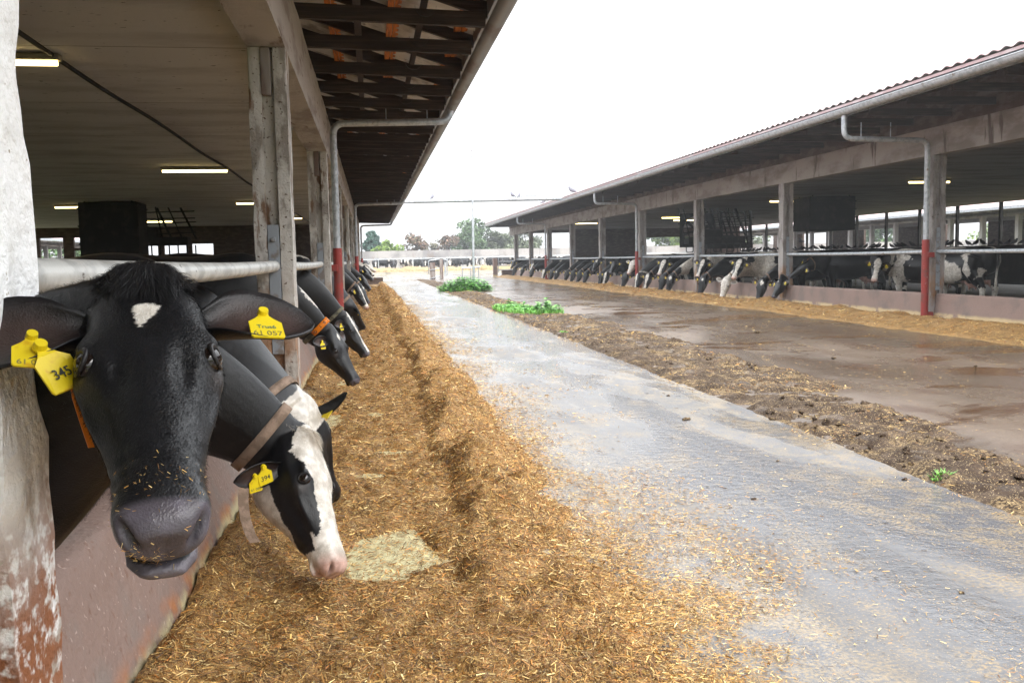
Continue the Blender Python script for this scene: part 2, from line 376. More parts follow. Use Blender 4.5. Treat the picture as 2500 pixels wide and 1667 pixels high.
def cow(label, pos, heading, poll, muzzle, whint, voxel=.02, body='mixed', seed=0, thr=.05, face='blaze', bw=.03, muz=None, collar=None, collar_n=None,
        tags=(1, -1), ear=None, group=None, tuft=0, tuft_white=False, legs=True, fur=0, ne=(.85, .42, -.18), head_len=.92, earcol=None, hand=None, name='dairy_cow', squash=1.0, earl=.19, earw=.115, tagtxt=None, post=None):
    c, s_ = math.cos(heading), math.sin(heading)
    RT = np.array([[c, s_, 0], [-s_, c, 0], [0, 0, 1]])           # world -> body
    org = A(pos[0], pos[1], pos[2] if len(pos) > 2 else 0)
    toB = lambda p: RT @ (A(*p) - org)
    po, mu = toB(poll), toB(muzzle); u, v, w = head_frame(mu - po, RT @ A(*whint)); hs = head_len
    H2B = lambda a, b, cc: po + hs * (a * u + b * v + cc * w)
    mb = MB()
    loft(mb, [sring(A(r[0], 0, (r[1] + r[2]) / 2 * squash), A(0, 1, 0), A(0, 0, 1), r[3], (r[1] - r[2]) / 2 * squash, (r[1] - r[2]) / 2 * squash, r[4], .05, .25) for r in hermite(BODY, 34)])
    # neck
    p0 = A(-.02, 0, 1.04 * squash); p3 = H2B(-.015, 0, -.055); ch = p3 - p0; Ln = np.linalg.norm(ch)
    e = nrm(ne[0] * nrm(ch) + ne[1] * u + ne[2] * w); p1 = p0 + A(.34, 0, .06 - .10 * (p3[2] < .8)) * Ln / .9; p2 = p3 - e * .30 * Ln
    T = np.linspace(0, 1, 22)[:, None]; C = (1-T)**3*p0 + 3*(1-T)**2*T*p1 + 3*(1-T)*T**2*p2 + T**3*p3
    tg = np.gradient(C, axis=0); neck = []; up = A(0, 0, 1)
    for i in range(22):
        t = i / 21; d = nrm(tg[i]); wd = nrm((1 - t) * A(-.25, 0, 1) + t * w * 1.3); up = nrm(wd - d * (wd @ d)); la = np.cross(up, d)
        hh = np.interp(t, [0, .3, .6, .85, 1], [.35, .285, .215, .158, .130]); hw = np.interp(t, [0, .3, .6, .85, 1], [.19, .150, .112, .090, .083])
        neck.append(sring(C[i], la, up, hw, hh * .92, hh * 1.08, 2.15, .28, .25))
    loft(mb, neck)
    loft(mb, [sring(H2B(r[0], 0, 0), v, w, r[1] * hs, r[2] * hs, r[3] * hs, r[4], r[5], r[6]) for r in hermite(HEAD, 44)])
    # lower jaw: a touch longer so that the lips part
    J = [(.10, .060, -.085, -.19), (.22, .058, -.075, -.175), (.32, .050, -.055, -.135), (.40, .045, -.043, -.105), (.455, .050, -.054, -.094), (.495, .054, -.067, -.104), (.522, .046, -.071, -.101), (.534, .032, -.076, -.096)]
    if hand != 'hero': J = [(a, b_ * (1.0 if a < .47 else .9), c_ + .016 * (a > .43), d_ + .020 * (a > .43)) for a, b_, c_, d_ in J if a < .53]
    loft(mb, [sring(H2B(r[0], 0, (r[2] + r[3]) / 2), v, w, r[1] * hs, abs(r[2] - r[3]) / 2 * hs, abs(r[2] - r[3]) / 2 * hs, 2.4, .1) for r in hermite(J, 18)])
    if legs:
        for sy in (-1, 1):
            mb.tube([(.02, .16*sy, .95), (.06, .17*sy, .70), (.03, .155*sy, .44), (.02, .15*sy, .36), (.02, .15*sy, .14), (.05, .15*sy, .07), (.06, .15*sy, .0)], [.15, .10, .060, .046, .040, .052, .060], 12)
            mb.tube([(-1.02, .18*sy, 1.12), (-.95, .21*sy, .86), (-1.06, .19*sy, .64), (-1.17, .17*sy, .50), (-1.15, .165*sy, .30), (-1.14, .16*sy, .13), (-1.09, .16*sy, .07), (-1.07, .16*sy, .0)], [.20, .185, .115, .062, .046, .042, .052, .060], 12)
        mb.sphere((-.86, 0, .66), (.24, .17, .17), 14, 9)
        for sx in (-.78, -.94):
            for sy in (-1, 1): mb.tube([(sx, .08*sy, .56), (sx, .085*sy, .46)], [.022, .018], 8)
    me0 = mb.mesh('tmp'); ob = bpy.data.objects.new('tmp', me0); COL.objects.link(ob)
    rm = ob.modifiers.new('r', 'REMESH'); rm.mode = 'VOXEL'; rm.voxel_size = voxel; rm.adaptivity = 0
    sm = ob.modifiers.new('s', 'SMOOTH'); sm.factor = .5; sm.iterations = 2 if voxel > .01 else 4
    me1 = bpy.data.meshes.new_from_object(ob.evaluated_get(bpy.context.evaluated_depsgraph_get()))
    bpy.data.objects.remove(ob); bpy.data.meshes.remove(me0)
    n1 = len(me1.vertices); P = np.empty(n1 * 3, np.float32); me1.vertices.foreach_get('co', P); P = P.reshape(-1, 3).astype(float)
    nl = len(me1.loops); LV = np.empty(nl, np.int32); me1.loops.foreach_get('vertex_index', LV); bpy_np = len(me1.polygons)
    LS = np.empty(bpy_np, np.int32); me1.polygons.foreach_get('loop_start', LS); bpy.data.meshes.remove(me1)
    F1 = np.split(LV, LS[1:])
    Q = P - po; hu, hv, hw_ = Q @ u / hs, Q @ v / hs, Q @ w / hs
    hm = (hu > -.10) & (np.abs(hv) < .17) & (np.abs(hw_ + .03) < .19)
    # ---- anatomy of the face
    if voxel <= .021:
        D = np.zeros_like(P); av = np.abs(hv); sg = np.sign(hv)
        def g(cu, cv, cw, r): return np.exp(-(((hu - cu) / (r if np.isscalar(r) else r[0]))**2 + ((av - cv) / (r if np.isscalar(r) else r[1]))**2 + ((hw_ - cw) / (r if np.isscalar(r) else r[2]))**2)) * hm
        lat = sg[:, None] * v
        D += g(.160, .112, .056, (.030, .03, .018))[:, None] * (lat * .012 + w * .005)      # brow / orbit
        D -= g(.182, .118, .041, (.019, .022, .015))[:, None] * lat * .016                        # eye socket
        D += g(.214, .110, .014, (.020, .02, .010))[:, None] * lat * .005                        # lower lid
        D -= g(.11, .105, .03, (.05, .03, .022))[:, None] * lat * .010                         # temple hollow
        D -= g(.235, .050, .072, (.05, .018, .03))[:, None] * w * .012                          # beside the nose bridge
        D += g(.27, .088, -.002, (.07, .03, .014))[:, None] * lat * .010                        # cheek bone
        D -= g(.33, .075, -.035, (.06, .03, .02))[:, None] * lat * .010
        D -= g(.245, .10, -.05, (.04, .03, .02))[:, None] * lat * .006
        D += g(-.035, 0, .07, (.045, .055, .05))[:, None] * (w * .018 - u * .030)                # poll
        D -= g(.10, 0, .09, (.05, .05, .03))[:, None] * w * .006                                 # forehead dish
        D += g(.50, .050, .018, (.022, .018, .02))[:, None] * (w * .006 + lat * .006 + u * .004)  # nostril wings
        if voxel < .012:
            k = np.clip((hu - .498) / .012, 0, 1)
            aa, bb = av - .046, hw_ - .006
            slit = np.exp(-((aa * .5 + bb * .87) / .020)**2 - ((aa * .87 - bb * .5) / .0075)**2 - ((hu - .528) / .035)**2) * hm
            D -= slit[:, None] * (u * .024 + lat * .006)
            D -= g(.53, 0, -.055, (.035, .045, .006))[:, None] * u * .016                       # parted lips
            D -= g(.53, 0, -.012, (.03, .0035, .022))[:, None] * u * .003                       # philtrum
            wr = np.sin(hu * 190 + hv * 40 * sg) * np.exp(-((hu - .43) / .045)**2) * (np.abs(hv) > .03) * hm
            D += wr[:, None] * lat * .0012
            D += (vnoise(np.stack([hu * 24, hv * 60, hw_ * 60], 1), 1., 3, 3) * .0007 * hm)[:, None] * nrm(w)
        P = P + D * hs
    # ---- coat colours
    jn = vnoise(P, 22, seed + 5, 2); jn2 = vnoise(P, 60, seed + 9)
    col = np.tile(BLACK, (n1, 1)); wet = np.zeros(n1)
    bx = vnoise(P * A(1., 1.3, 1.0), 1.75, seed, 3) + .05 * jn
    wm = np.zeros(n1, bool)
    if body in ('mixed', 'white'): wm = bx > thr
    if body == 'black': wm = bx > .55
    if body != 'allblack': wm |= (P[:, 2] < .52 + .12 * jn) & (hu < -.2)
    isneck = np.min(np.linalg.norm(P[:, None, :] - C[None, 9::4, :], axis=2), 1) < .24 if n1 < 60000 else np.zeros(n1, bool)
    if face == 'white': wm |= hm & (jn < .93)
    elif face != 'keep': wm &= ~(hm | isneck) if body == 'black' else ~hm
    fr = hw_ > -.02 + .01 * jn
    if face == 'star': wm |= hm & (np.abs(hv - .004) + np.abs(hu - .065) * .55 < bw + .006 * jn) & fr
    if face in ('blaze', 'wide'):
        lim = np.interp(hu, [-.06, .0, .06, .14, .22, .32, .40, .46, .55], [.4, 1.2, 1.5, 1.3, 1.0, .8, 1.0, 1.5, 2.2]) * bw + .010 * jn + .004 * jn2
        wm |= hm & (np.abs(hv) < lim) & fr & (hu > -.04)
        if face == 'wide': wm |= hm & (hw_ < -.105 + .012 * jn) & (hu > .08); wm |= hm & (hu > .44 + .02 * jn)
    col[wm] = WHITE * (1 + .10 * jn2[wm, None])
    pinkm = (muz == 'pink') or (muz is None and face in ('wide', 'white'))
    mz = np.clip((hu - (.465 if pinkm else .494) - .02 * np.clip(-hw_ / .06, 0, 1) + (.012 * jn if pinkm else 0)) / (.05 if pinkm else .014), 0, 1) * hm
    mc = PINK * (1 + .25 * jn[:, None]) if pinkm else SLATE * (1 + .35 * jn[:, None])
    mz *= .9; col = col * (1 - mz[:, None]) + mc * mz[:, None]; wet = mz
    lip = hm & (hw_ < -.030) & (hw_ > -.075) & (hu > .44) & (np.abs(hv) < .044)
    gum = np.exp(-(((hw_ + .062) / .011)**4)) * (hu > .485) * hm * np.exp(-((hv - .012) / .030)**4)
    aa, bb = np.abs(hv) - .046, hw_ - .006; nost = np.exp(-((aa * .5 + bb * .87) / .018)**2 - ((aa * .87 - bb * .5) / .0065)**2 - ((hu - .528) / .04)**2) * hm; col = col * (1 - .85 * nost[:, None])
    und = hm & (hw_ < -.074) & (hw_ > -.094) & (hu > .475)
    if hand == 'hero': col[und] = A(.16, .145, .175); wet[und] = .6
    ud = (np.abs(P[:, 0] + .86) < .26) & (P[:, 2] < .66) & (P[:, 2] > .40) & (np.abs(P[:, 1]) < .15); col[ud] = A(.50, .30, .25)
    if voxel < .012 and face != 'white':
        ey = np.exp(-(((hu - .212) / .022)**2 + ((np.abs(hv) - .108) / .03)**2 + ((hw_ - .024) / .022)**2)) * hm * (1 - wm); col = col + ey[:, None] * A(.050, .042, .040)
    if post: col = post(hu, hv, hw_, hm, col, jn)
    # ---- join ears, eyes, tail, horns
    Vs = [P]; Fs = list(F1); cols = [col]; wets = [wet]; mi = [0] * len(F1); nn = n1
    def joinp(V, F, cc, wt=0., m=0):
        nonlocal nn
        Vs.append(np.asarray(V)); cols.append(np.broadcast_to(cc, (len(V), 3))); wets.append(np.full(len(V), wt))
        for f in F: Fs.append([i + nn for i in f]); mi.append(m)
        nn += len(V)
    ears = {}
    for sd in (-1, 1):
        eo = (ear or {}).get(sd, {})
        d = eo.get('d', (-.12, 1.0, .0)); nv = eo.get('n', (.25, .25, 1.0))
        Dv = d[0] * u + d[1] * sd * v + d[2] * w; Nv = nv[0] * u + nv[1] * sd * v + nv[2] * w
        b = H2B(*(lambda q: (q[0], sd * q[1], q[2]))(eo.get('b', (.055, .096, .010)))); ln = eo.get('l', earl) * hs
        V, F, ins, fr_ = ear_geo(b, Dv, Nv, ln, eo.get('w', earw) * hs)
        ec = np.tile(earcol if earcol is not None else (BLACK if face != 'white' else WHITE), (len(V), 1)); ec = ec * (1 - .8 * ins[:, None]) + A(.075, .045, .038) * .8 * ins[:, None]
        joinp(V, F, ec); ears[sd] = (b, fr_, ln)
        eb = MB(); eb.sphere(H2B(.182, sd * .0945, .041), .0238 * hs, 16, 10); joinp(np.concatenate(eb.v), eb.f, A(.01, .01, .01), 0, 1)
        if voxel < .013:      # lids: a fleshy ring, heavier above
            ax = nrm(sd * v * .9 + w * .35 - u * .1); e1 = nrm(u - ax * (u @ ax)); e2 = np.cross(ax, e1); ec_ = H2B(.182, sd * .0945, .041); lb = MB(); ring = []; rad = []
            for q in range(21):
                g_ = 2 * PI * q / 20; upf = -math.cos(g_); ring.append(ec_ + (e1 * math.cos(g_) * .0185 + e2 * math.sin(g_) * .0225 + ax * (.0125 + .003 * max(0, upf))) * hs); rad.append((.0042 + .0030 * max(0, upf)) * hs)
            lb.tube(ring, rad, 8, caps=False); joinp(np.concatenate(lb.v), lb.f, BLACK * 1.0 + A(.012, .010, .010))
    if legs:
        tb = MB(); tb.tube([(-1.29, 0, 1.28 * squash), (-1.36, 0, 1.20), (-1.36, .01, .95), (-1.34, .03, .70), (-1.34, .03, .42)], [.035, .03, .02, .018, .035], 8); tV = np.concatenate(tb.v)
        joinp(tV, tb.f, np.where(tV[:, 2:3] < .75, WHITE, col[np.argmin(np.abs(P[:, 0] + 1.30))]))
    me = bpy.data.meshes.new(name); V = np.concatenate(Vs)
    me.from_pydata(V.tolist(), [], [list(map(int, f)) for f in Fs])
    me.polygons.foreach_set('material_index', np.array(mi, np.int32)); me.polygons.foreach_set('use_smooth', np.ones(len(mi), bool))
    ca = me.color_attributes.new('coat', 'FLOAT_COLOR', 'POINT'); cc = np.ones((len(V), 4), np.float32); cc[:, :3] = np.clip(np.concatenate(cols), 0, 1); ca.data.foreach_set('color', cc.reshape(-1))
    wa = me.attributes.new('wet', 'FLOAT', 'POINT'); wa.data.foreach_set('value', np.concatenate(wets).astype(np.float32))
    me.materials.append(MT['coat']); me.materials.append(MT['eye'])
    o = bpy.data.objects.new(name, me); COL.objects.link(o); o.location = org; o.rotation_euler = (0, 0, heading); tag(o, label, 'cow', group)
    # ---- tags
    for i, sd in enumerate(tags):
        b, (De, Ne, We), ln = ears[sd]
        up = RT @ A(0, 0, 1); Z = nrm(Ne + .15 * De); Y = nrm(up - Z * (up @ Z) + .001 * De); X = np.cross(Y, Z)
        tx = (tagtxt or {}).get(sd)
        if tx is None: make_tag(o, b + De * ln * .45 + Ne * .004, X, Y, Z, (), 1.0)
        else:
            for q in tx:
                off = q.get('off', (.45, 0)); zz = nrm(Z + De * q.get('tw', 0) ); rot = q.get('rot', 0.)
                YY = nrm(Y - zz * (Y @ zz)); XX = np.cross(YY, zz); c2, s2 = math.cos(rot), math.sin(rot); X2 = c2 * XX + s2 * YY; Y2 = c2 * YY - s2 * XX
                make_tag(o, b + De * ln * off[0] + We * off[1] + Ne * q.get('lift', .004), X2, Y2, zz, q.get('t', ()), q.get('k', 1.0), q.get('bend', 0), label=q.get('label'))
    # ---- collar
    if collar:
        R = [C[k] + (neck[k] - C[k]) * 1.045 for k in (18, 19)]; m = len(R[0])
        e1 = R[0]; e2 = R[0] + (R[1] - R[0]) * 1.0
        cb = MB(); ax = nrm(C[19] - C[18]); wdt = .042
        A1 = R[0]; A2 = R[0] + ax * wdt; out = (R[0] - C[18]); out = out / np.linalg.norm(out, axis=1)[:, None] * .004
        V = np.concatenate([A1, A2, A1 + out, A2 + out]); F = []
        for j in range(m):
            k = (j + 1) % m; F += [(2*m+j, 2*m+k, 3*m+k, 3*m+j), (j, 2*m+j, 3*m+j, m+j)[::-1] if False else (m+j, m+k, k, j), (j, k, 2*m+k, 2*m+j), (3*m+j, 3*m+k, m+k, m+j)]
        cb.add(V, F); co = cb.build('collar', MT[collar], None, smooth=True); co.parent = o
        if collar_n:   # the wide coloured number plate riding on the collar
            pb = MB(); j0, j1 = collar_n[0], collar_n[1]; idx = [j % m for j in range(j0, j1)]
            V = np.concatenate([A1[idx] + out[idx] * 2.2 - ax * .004, A2[idx] + out[idx] * 2.2 + ax * .004]); k = len(idx)
            pb.add(V, [(i, i + 1, k + i + 1, k + i) for i in range(k - 1)]); pl = pb.build('collar_number_plate', MT['orange'], None, smooth=True); pl.parent = co
            sol = pl.modifiers.new('s', 'SOLIDIFY'); sol.thickness = .004; sol.offset = 0
            if len(collar_n) > 2:
                mid = (V[:k] + V[k:]) / 2
                for q, chn in enumerate(collar_n[2]):
                    f = (q + .5) / len(collar_n[2]) * (k - 1); i0 = int(f); p = mid[i0] + (mid[min(i0+1, k-1)] - mid[i0]) * (f - i0)
                    Xd = nrm(mid[min(i0+1, k-1)] - mid[i0]); Zd = nrm(out[idx][i0]); Yd = nrm(np.cross(Zd, Xd)); Zd = np.cross(Xd, Yd)
                    if collar_n[3] < 0: Xd, Yd = -Xd, -Yd
                    TV, TF = text_geo(chn, .036); tm = MB(); tm.add([p + a[0] * Xd + a[1] * Yd + Zd * .006 for a in TV], TF); w_ = tm.build('collar_digit', MT['ink'], None); w_.parent = pl
    # ---- hair
    if tuft:
        tr = np.random.default_rng(seed + 77); Vh = []
        uu = tr.uniform(-.078, .022, tuft); vv = np.clip(tr.normal(0, .034, tuft), -.074, .074)
        for i in range(tuft):
            k = (uu[i] + .078) / .10; sh = math.sqrt(max(.05, 1 - (vv[i] / .088)**2))
            r = H2B(uu[i], vv[i], np.interp(uu[i], [-.08, -.06, -.04, -.015, .025], [.030, .068, .088, .097, .088]) * sh); L = tr.uniform(.024, .058) * (.65 + .35 * sh)
            nn_ = nrm(w * (.30 + .7 * k) - u * (1 - k) * .9 + v * vv[i] * 9); f = nrm(u * (.25 + .75 * k) + w * (1 - k) * .9 + v * (tr.normal(0, .28) + vv[i] * 5 + .25 * math.sin(vv[i] * 95)))
            d0 = nrm(nn_ * tr.uniform(.15, .55) + f); d1 = nrm(u * 1.0 - nn_ * .22 * k + v * (vv[i] * 7 + tr.normal(0, .22) + .3 * math.sin(vv[i] * 95)))
            wd_ = nrm(np.cross(d0, d1) + .3 * tr.normal(0, 1, 3)) * tr.uniform(.0005, .0010); p = r - nn_ * .003
            for k in range(5):
                t = k / 4; d = nrm(d0 * (1 - t) + d1 * t * 1.2); q = p + d * L / 5; a = 1 - t * .8; b2 = 1 - (t + .25) * .8
                Vh.append([p - wd_ * a, p + wd_ * a, q + wd_ * b2, q - wd_ * b2]); p = q
        hme = quads_mesh('forelock', np.array(Vh), None, MT['hairw' if tuft_white else 'hair']); ho = bpy.data.objects.new('forelock', hme); COL.objects.link(ho); ho.parent = o
    if fur:      # short coat hair lying along the skin
        fr2 = np.random.default_rng(seed + 5); me.calc_loop_triangles() if False else None
        nv_ = n1; NRM = np.empty(len(me.vertices) * 3, np.float32); me.vertices.foreach_get('normal', NRM); NRM = NRM.reshape(-1, 3)[:n1].astype(float)
        ok = np.where((hm & (hu < .47)) | ((hu < .0) & (np.linalg.norm(Q, axis=1) < .55)))[0]; ix = fr2.choice(ok, fur); pp = P[ix] + fr2.normal(0, voxel * .4, (fur, 3)); nn2 = NRM[ix]
        flow = u + .35 * np.sign(hv[ix])[:, None] * v + .28 * fr2.normal(0, 1, (fur, 3)); flow -= nn2 * np.sum(flow * nn2, 1)[:, None]; flow /= np.linalg.norm(flow, axis=1)[:, None] + 1e-9
        d = flow * .93 + nn2 * fr2.uniform(.10, .42, (fur, 1)); L = fr2.uniform(.005, .011, (fur, 1)); sdv = np.cross(d, nn2); sdv /= np.linalg.norm(sdv, axis=1)[:, None] + 1e-9; wd2 = fr2.uniform(.00025, .0005, (fur, 1))
        TV = np.stack([pp - sdv * wd2 - nn2 * .0008, pp + sdv * wd2 - nn2 * .0008, pp + d * L], 1); fo = bpy.data.objects.new('coat_hair', quads_mesh('coat_hair', TV, np.clip(col[ix] * fr2.uniform(.7, 1.7, (fur, 1)), 0, 1), MT['fur'])); COL.objects.link(fo); fo.parent = o
    return o, dict(H2B=H2B, u=u, v=v, w=w, RT=RT, org=org, ears=ears, C=C, neck=neck)
# ------------------------------------------------------------------ camera, sky, sun
cam = bpy.data.cameras.new('camera'); camo = bpy.data.objects.new('camera', cam); COL.objects.link(camo); SC.camera = camo
cam.sensor_width = 36; cam.lens = 32.4; cam.clip_end = 3000; cam.clip_start = .05
_R = np.array([[0.98833045, -0.03301127, 0.14870503], [-0.15101734, -0.08470103, 0.98489568], [-0.01991719, -0.99585942, -0.08869788]])
_m = np.eye(4); _m[:3, 0] = _R[:, 0]; _m[:3, 1] = -_R[:, 1]; _m[:3, 2] = -_R[:, 2]; _m[:3, 3] = (0, 0, 1.25)
camo.matrix_world = Matrix(_m.tolist())
wd = bpy.data.worlds.new('World'); SC.world = wd; wd.use_nodes = True; nt = wd.node_tree; nt.nodes.clear()
SUN_EL, SUN_AZ = math.radians(48), math.radians(150)
sky = N(nt, 'ShaderNodeTexSky', sky_type='NISHITA', sun_disc=False, sun_elevation=SUN_EL, sun_rotation=SUN_AZ, air_density=1.0, dust_density=4.0)
b1 = N(nt, 'ShaderNodeBackground', {'Color': sky.outputs[0], 'Strength': .10})
zz = N(nt, 'ShaderNodeSeparateXYZ', {0: N(nt, 'ShaderNodeTexCoord').outputs['Generated']}).outputs[2]
ov = N(nt, 'ShaderNodeMapRange', {0: zz, 1: 0., 2: 1., 3: .39, 4: 1.98})        # overcast sky: three to four times brighter overhead than at the horizon
b2 = N(nt, 'ShaderNodeBackground', {'Color': rgba((.955, .978, 1.0)), 'Strength': ov.outputs[0]})
mx = N(nt, 'ShaderNodeMixShader', {0: .88, 1: b1.outputs[0], 2: b2.outputs[0]})     # a closed white cloud cover over the sky
N(nt, 'ShaderNodeOutputWorld', {'Surface': mx.outputs[0]})
sl = bpy.data.lights.new('sun', 'SUN'); so = bpy.data.objects.new('sun', sl); COL.objects.link(so)
sl.energy = .9; sl.angle = math.radians(40); sl.color = (1, .97, .92)
sd_ = Vector((math.sin(SUN_AZ) * math.cos(SUN_EL), math.cos(SUN_AZ) * math.cos(SUN_EL), math.sin(SUN_EL)))
so.rotation_euler = sd_.to_track_quat('Z', 'Y').to_euler()
SC.view_settings.view_transform = 'Standard'; SC.view_settings.look = 'None'; SC.view_settings.exposure = 1.75; SC.view_settings.gamma = 1
SC.cycles.use_denoising = True; SC.cycles.max_bounces = 8; SC.cycles.diffuse_bounces = 4; SC.cycles.glossy_bounces = 3; SC.cycles.transmission_bounces = 2; SC.cycles.volume_bounces = 0
SC.cycles.caustics_reflective = False; SC.cycles.caustics_refractive = False; SC.cycles.sample_clamp_indirect = 6
# ------------------------------------------------------------------ ground, roads
def sheet(name, x0, x1, y0, y1, z, mat):
    g = MB(); g.add([(x0, y0, z), (x1, y0, z), (x1, y1, z), (x0, y1, z)], [(0, 1, 2, 3)]); return struct(g.build(name, mat))
M = Mat('meadow'); gm = M.go((.10, .13, .045), [dict(c=(.16, .14, .07), s=.12, d=6, lo=.4, hi=.65)], rough=.95)
sheet('ground', -900, 900, -200, 1800, -.06, gm)
# wet concrete: straw-coloured litter, dry and wet patches
def road_mat(name, base, wetc, litter, wetlo, wethi, streak, pud=None):
    M = Mat(name)
    dist = dict(dist=.6)
    wet = dict(s=.55, d=6, lo=wetlo, hi=wethi, st=streak, **dist)
    layers = [dict(c=tuple(x * .62 for x in base), s=.8, d=6, lo=.42, hi=.62, st=streak), dict(c=wetc, **{k: v for k, v in wet.items()})]
    for l in litter: layers.append(l)
    rl = [dict(r=.11 if pud is None else .19, **wet), dict(r=.08 if pud is None else .12, s=1.7, d=5, lo=wetlo + .06, hi=wethi + .06, st=streak)]
    if pud:
        layers.append(dict(c=pud['c'], **pud['m'])); rl.append(dict(r=.04, **pud['m']))
    return M.go(base, layers, rough=.46, rl=rl, bump=[(16, .004, 5), (90, .0016, 3)], spec=.5)
roadL = road_mat('concrete_road', (.130, .130, .137), (.080, .083, .095), [
    dict(c=(.36, .25, .12), s=75, d=3, lo=.60, hi=.66, k=.75), dict(c=(.46, .35, .20), s=140, d=2, lo=.64, hi=.68, k=.8),
    dict(c=(.30, .22, .115), s=7, d=8, lo=.36, hi=.56, x=(1.75, 1.0, .7, .6), f=(75, .40, .56), k=.9),
    dict(c=(.27, .20, .11), s=7, d=8, lo=.44, hi=.60, x=(2.25, 2.75, .7, .7), f=(75, .42, .58), k=.85),
    dict(c=(.29, .215, .12), s=4, d=8, lo=.48, hi=.64, st=(1, .45, 1), f=(60, .44, .60), k=.8), dict(c=(.075, .074, .078), s=1.1, d=6, lo=.56, hi=.66, st=(1, .4, 1), k=.6),
    dict(c=(.06, .05, .045), s=120, d=2, lo=.68, hi=.71)], .40, .55, (1, .26, 1))
roadR = road_mat('damp_yard_concrete', (.125, .090, .066), (.082, .060, .045), [
    dict(c=(.26, .19, .10), s=80, d=3, lo=.62, hi=.67, k=.7), dict(c=(.075, .045, .03), s=2.2, d=6, lo=.52, hi=.66, st=(1, .5, 1), k=.8),
    dict(c=(.24, .17, .085), s=7, d=6, lo=.46, hi=.62, x=(7.4, 8.2, .5, .8), k=.8)], .30, .72, (.8, .30, 1),
    pud=dict(c=(.060, .030, .016), m=dict(s=.75, d=5, lo=.55, hi=.62, st=(.55, .95, 1), dist=.4)))
yardm = road_mat('far_yard_concrete', (.26, .235, .21), (.17, .165, .165), [dict(c=(.30, .24, .15), s=5, d=5, lo=.56, hi=.66, k=.6)], .40, .55, (1, 2.5, 1))
sheet('yard', -45, 70, 52, 93.2, -.02, yardm)
sheet('left_road', -.66, 2.99, -4, 63, .0, roadL)
sheet('right_road', 2.99, 9.92, -4, 66.5, -.008, roadR)
sheet('grass_verge', -60, 80, 93.2, 96.2, -.03, Mat('straw_verge').go((.30, .22, .10), [dict(c=(.10, .14, .04), s=.5, d=5, lo=.5, hi=.62)], rough=.9))
sheet('pen_floor', -60, 80, 96.2, 108, -.025, MT['floor'])
sheet('barn_floor', -17.6, -.9, -8, 49.4, -.03, MT['floor']); sheet('barn_floor', 10.15, 27.2, -6, 66.2, -.03, MT['floor'])
# ------------------------------------------------------------------ the barns
def post_mesh(name, mat, z1, w=.26, dp=.26, seed=0, par=None, x=0, y=0, z0=-.05, rag=.010):
    """concrete post, grooved on both Y faces, chipped edges. x,y = its centre"""
    hx, hy, g, gd = w / 2, dp / 2, .045, .055
    prof = [(-hx, -hy), (-g, -hy), (-g, -hy + gd), (g, -hy + gd), (g, -hy), (hx, -hy), (hx, hy), (g, hy), (g, hy - gd), (-g, hy - gd), (-g, hy), (-hx, hy)]
    pts = []; corner = []
    for i in range(len(prof)):
        a, b = A(*prof[i]), A(*prof[(i + 1) % len(prof)]); n = max(1, int(round(np.linalg.norm(b - a) / .03)))
        for k in range(n): pts.append(a + (b - a) * k / n); corner.append(1. if k == 0 else (.25 if n > 2 and k in (1, n - 1) else 0))
    pts = np.array(pts); corner = np.array(corner); nz = max(8, int((z1 - z0) / .045)); zs = np.linspace(z0, z1, nz); m = len(pts)
    G = np.zeros((nz, m + 1, 3))
    for i, z in enumerate(zs):
        q = np.concatenate([pts + A(x, y), np.full((m, 1), z)], 1)
        n1 = vnoise(q * A(1, 1, .8), 9, seed, 3); n2 = vnoise(q, 22, seed + 3, 2)
        chip = np.clip(n1 * 1.3 + .12, 0, 1) * rag * 2.2 * corner + np.abs(n2) * rag * .45
        d = pts / (np.linalg.norm(pts, axis=1)[:, None] + 1e-9)
        q[:, :2] -= d * chip[:, None]; G[i, :m] = q; G[i, m] = q[0]
    mb = MB(); mb.grid(G, flip=True); mb.add(G[-1, :m], [tuple(range(m))])
    return mb.build(name, mat, par, smooth=math.radians(35))
def pipe_path(pts, r=.12, n=6):
    out = [A(*pts[0])]
    for i in range(1, len(pts) - 1):
        p, a, b = A(*pts[i]), A(*pts[i - 1]), A(*pts[i + 1]); d1, d2 = nrm(a - p), nrm(b - p)
        for k in range(n + 1):
            t = k / n; out.append((p + d1 * r) * (1 - t)**2 + p * 2 * t * (1 - t) + (p + d2 * r) * t**2)
    out.append(A(*pts[-1])); return out
def gutter(par, x, z, y0, y1, r=.085, step=1.1, open_=1):
    t = np.linspace(PI, 2 * PI, 13); ys = np.arange(y0, y1 + .01, 1.0)
    G = np.array([[(x + r * math.cos(a) * 1.0, y, z + r * math.sin(a)) for a in t] for y in ys]); G2 = np.array([[(x + (r - .004) * math.cos(a), y, z + (r - .004) * math.sin(a)) for a in t] for y in ys])
    mb = MB(); mb.grid(G); mb.grid(G2, flip=True)
    for e in (0, -1): mb.add(np.concatenate([G[e], G2[e]]), [(i, i + 1, 14 + i, 13 + i) for i in range(12)])
    for s in (-1, 1): mb.tube([(x + s * r, y0, z), (x + s * r, y1, z)], .009, 6)
    g = mb.build('gutter', MT['gutter'], par, smooth=math.radians(40))
    hb = MB()
    for y in np.arange(y0 + .4, y1, step):
        hb.grid(np.array([[(x + (r + .006) * math.cos(a), y + dy, z + (r + .006) * math.sin(a)) for a in t] for dy in (-.016, .016)]))
    hb.build('gutter_bracket', MT['dark'], g, smooth=True)
    return g
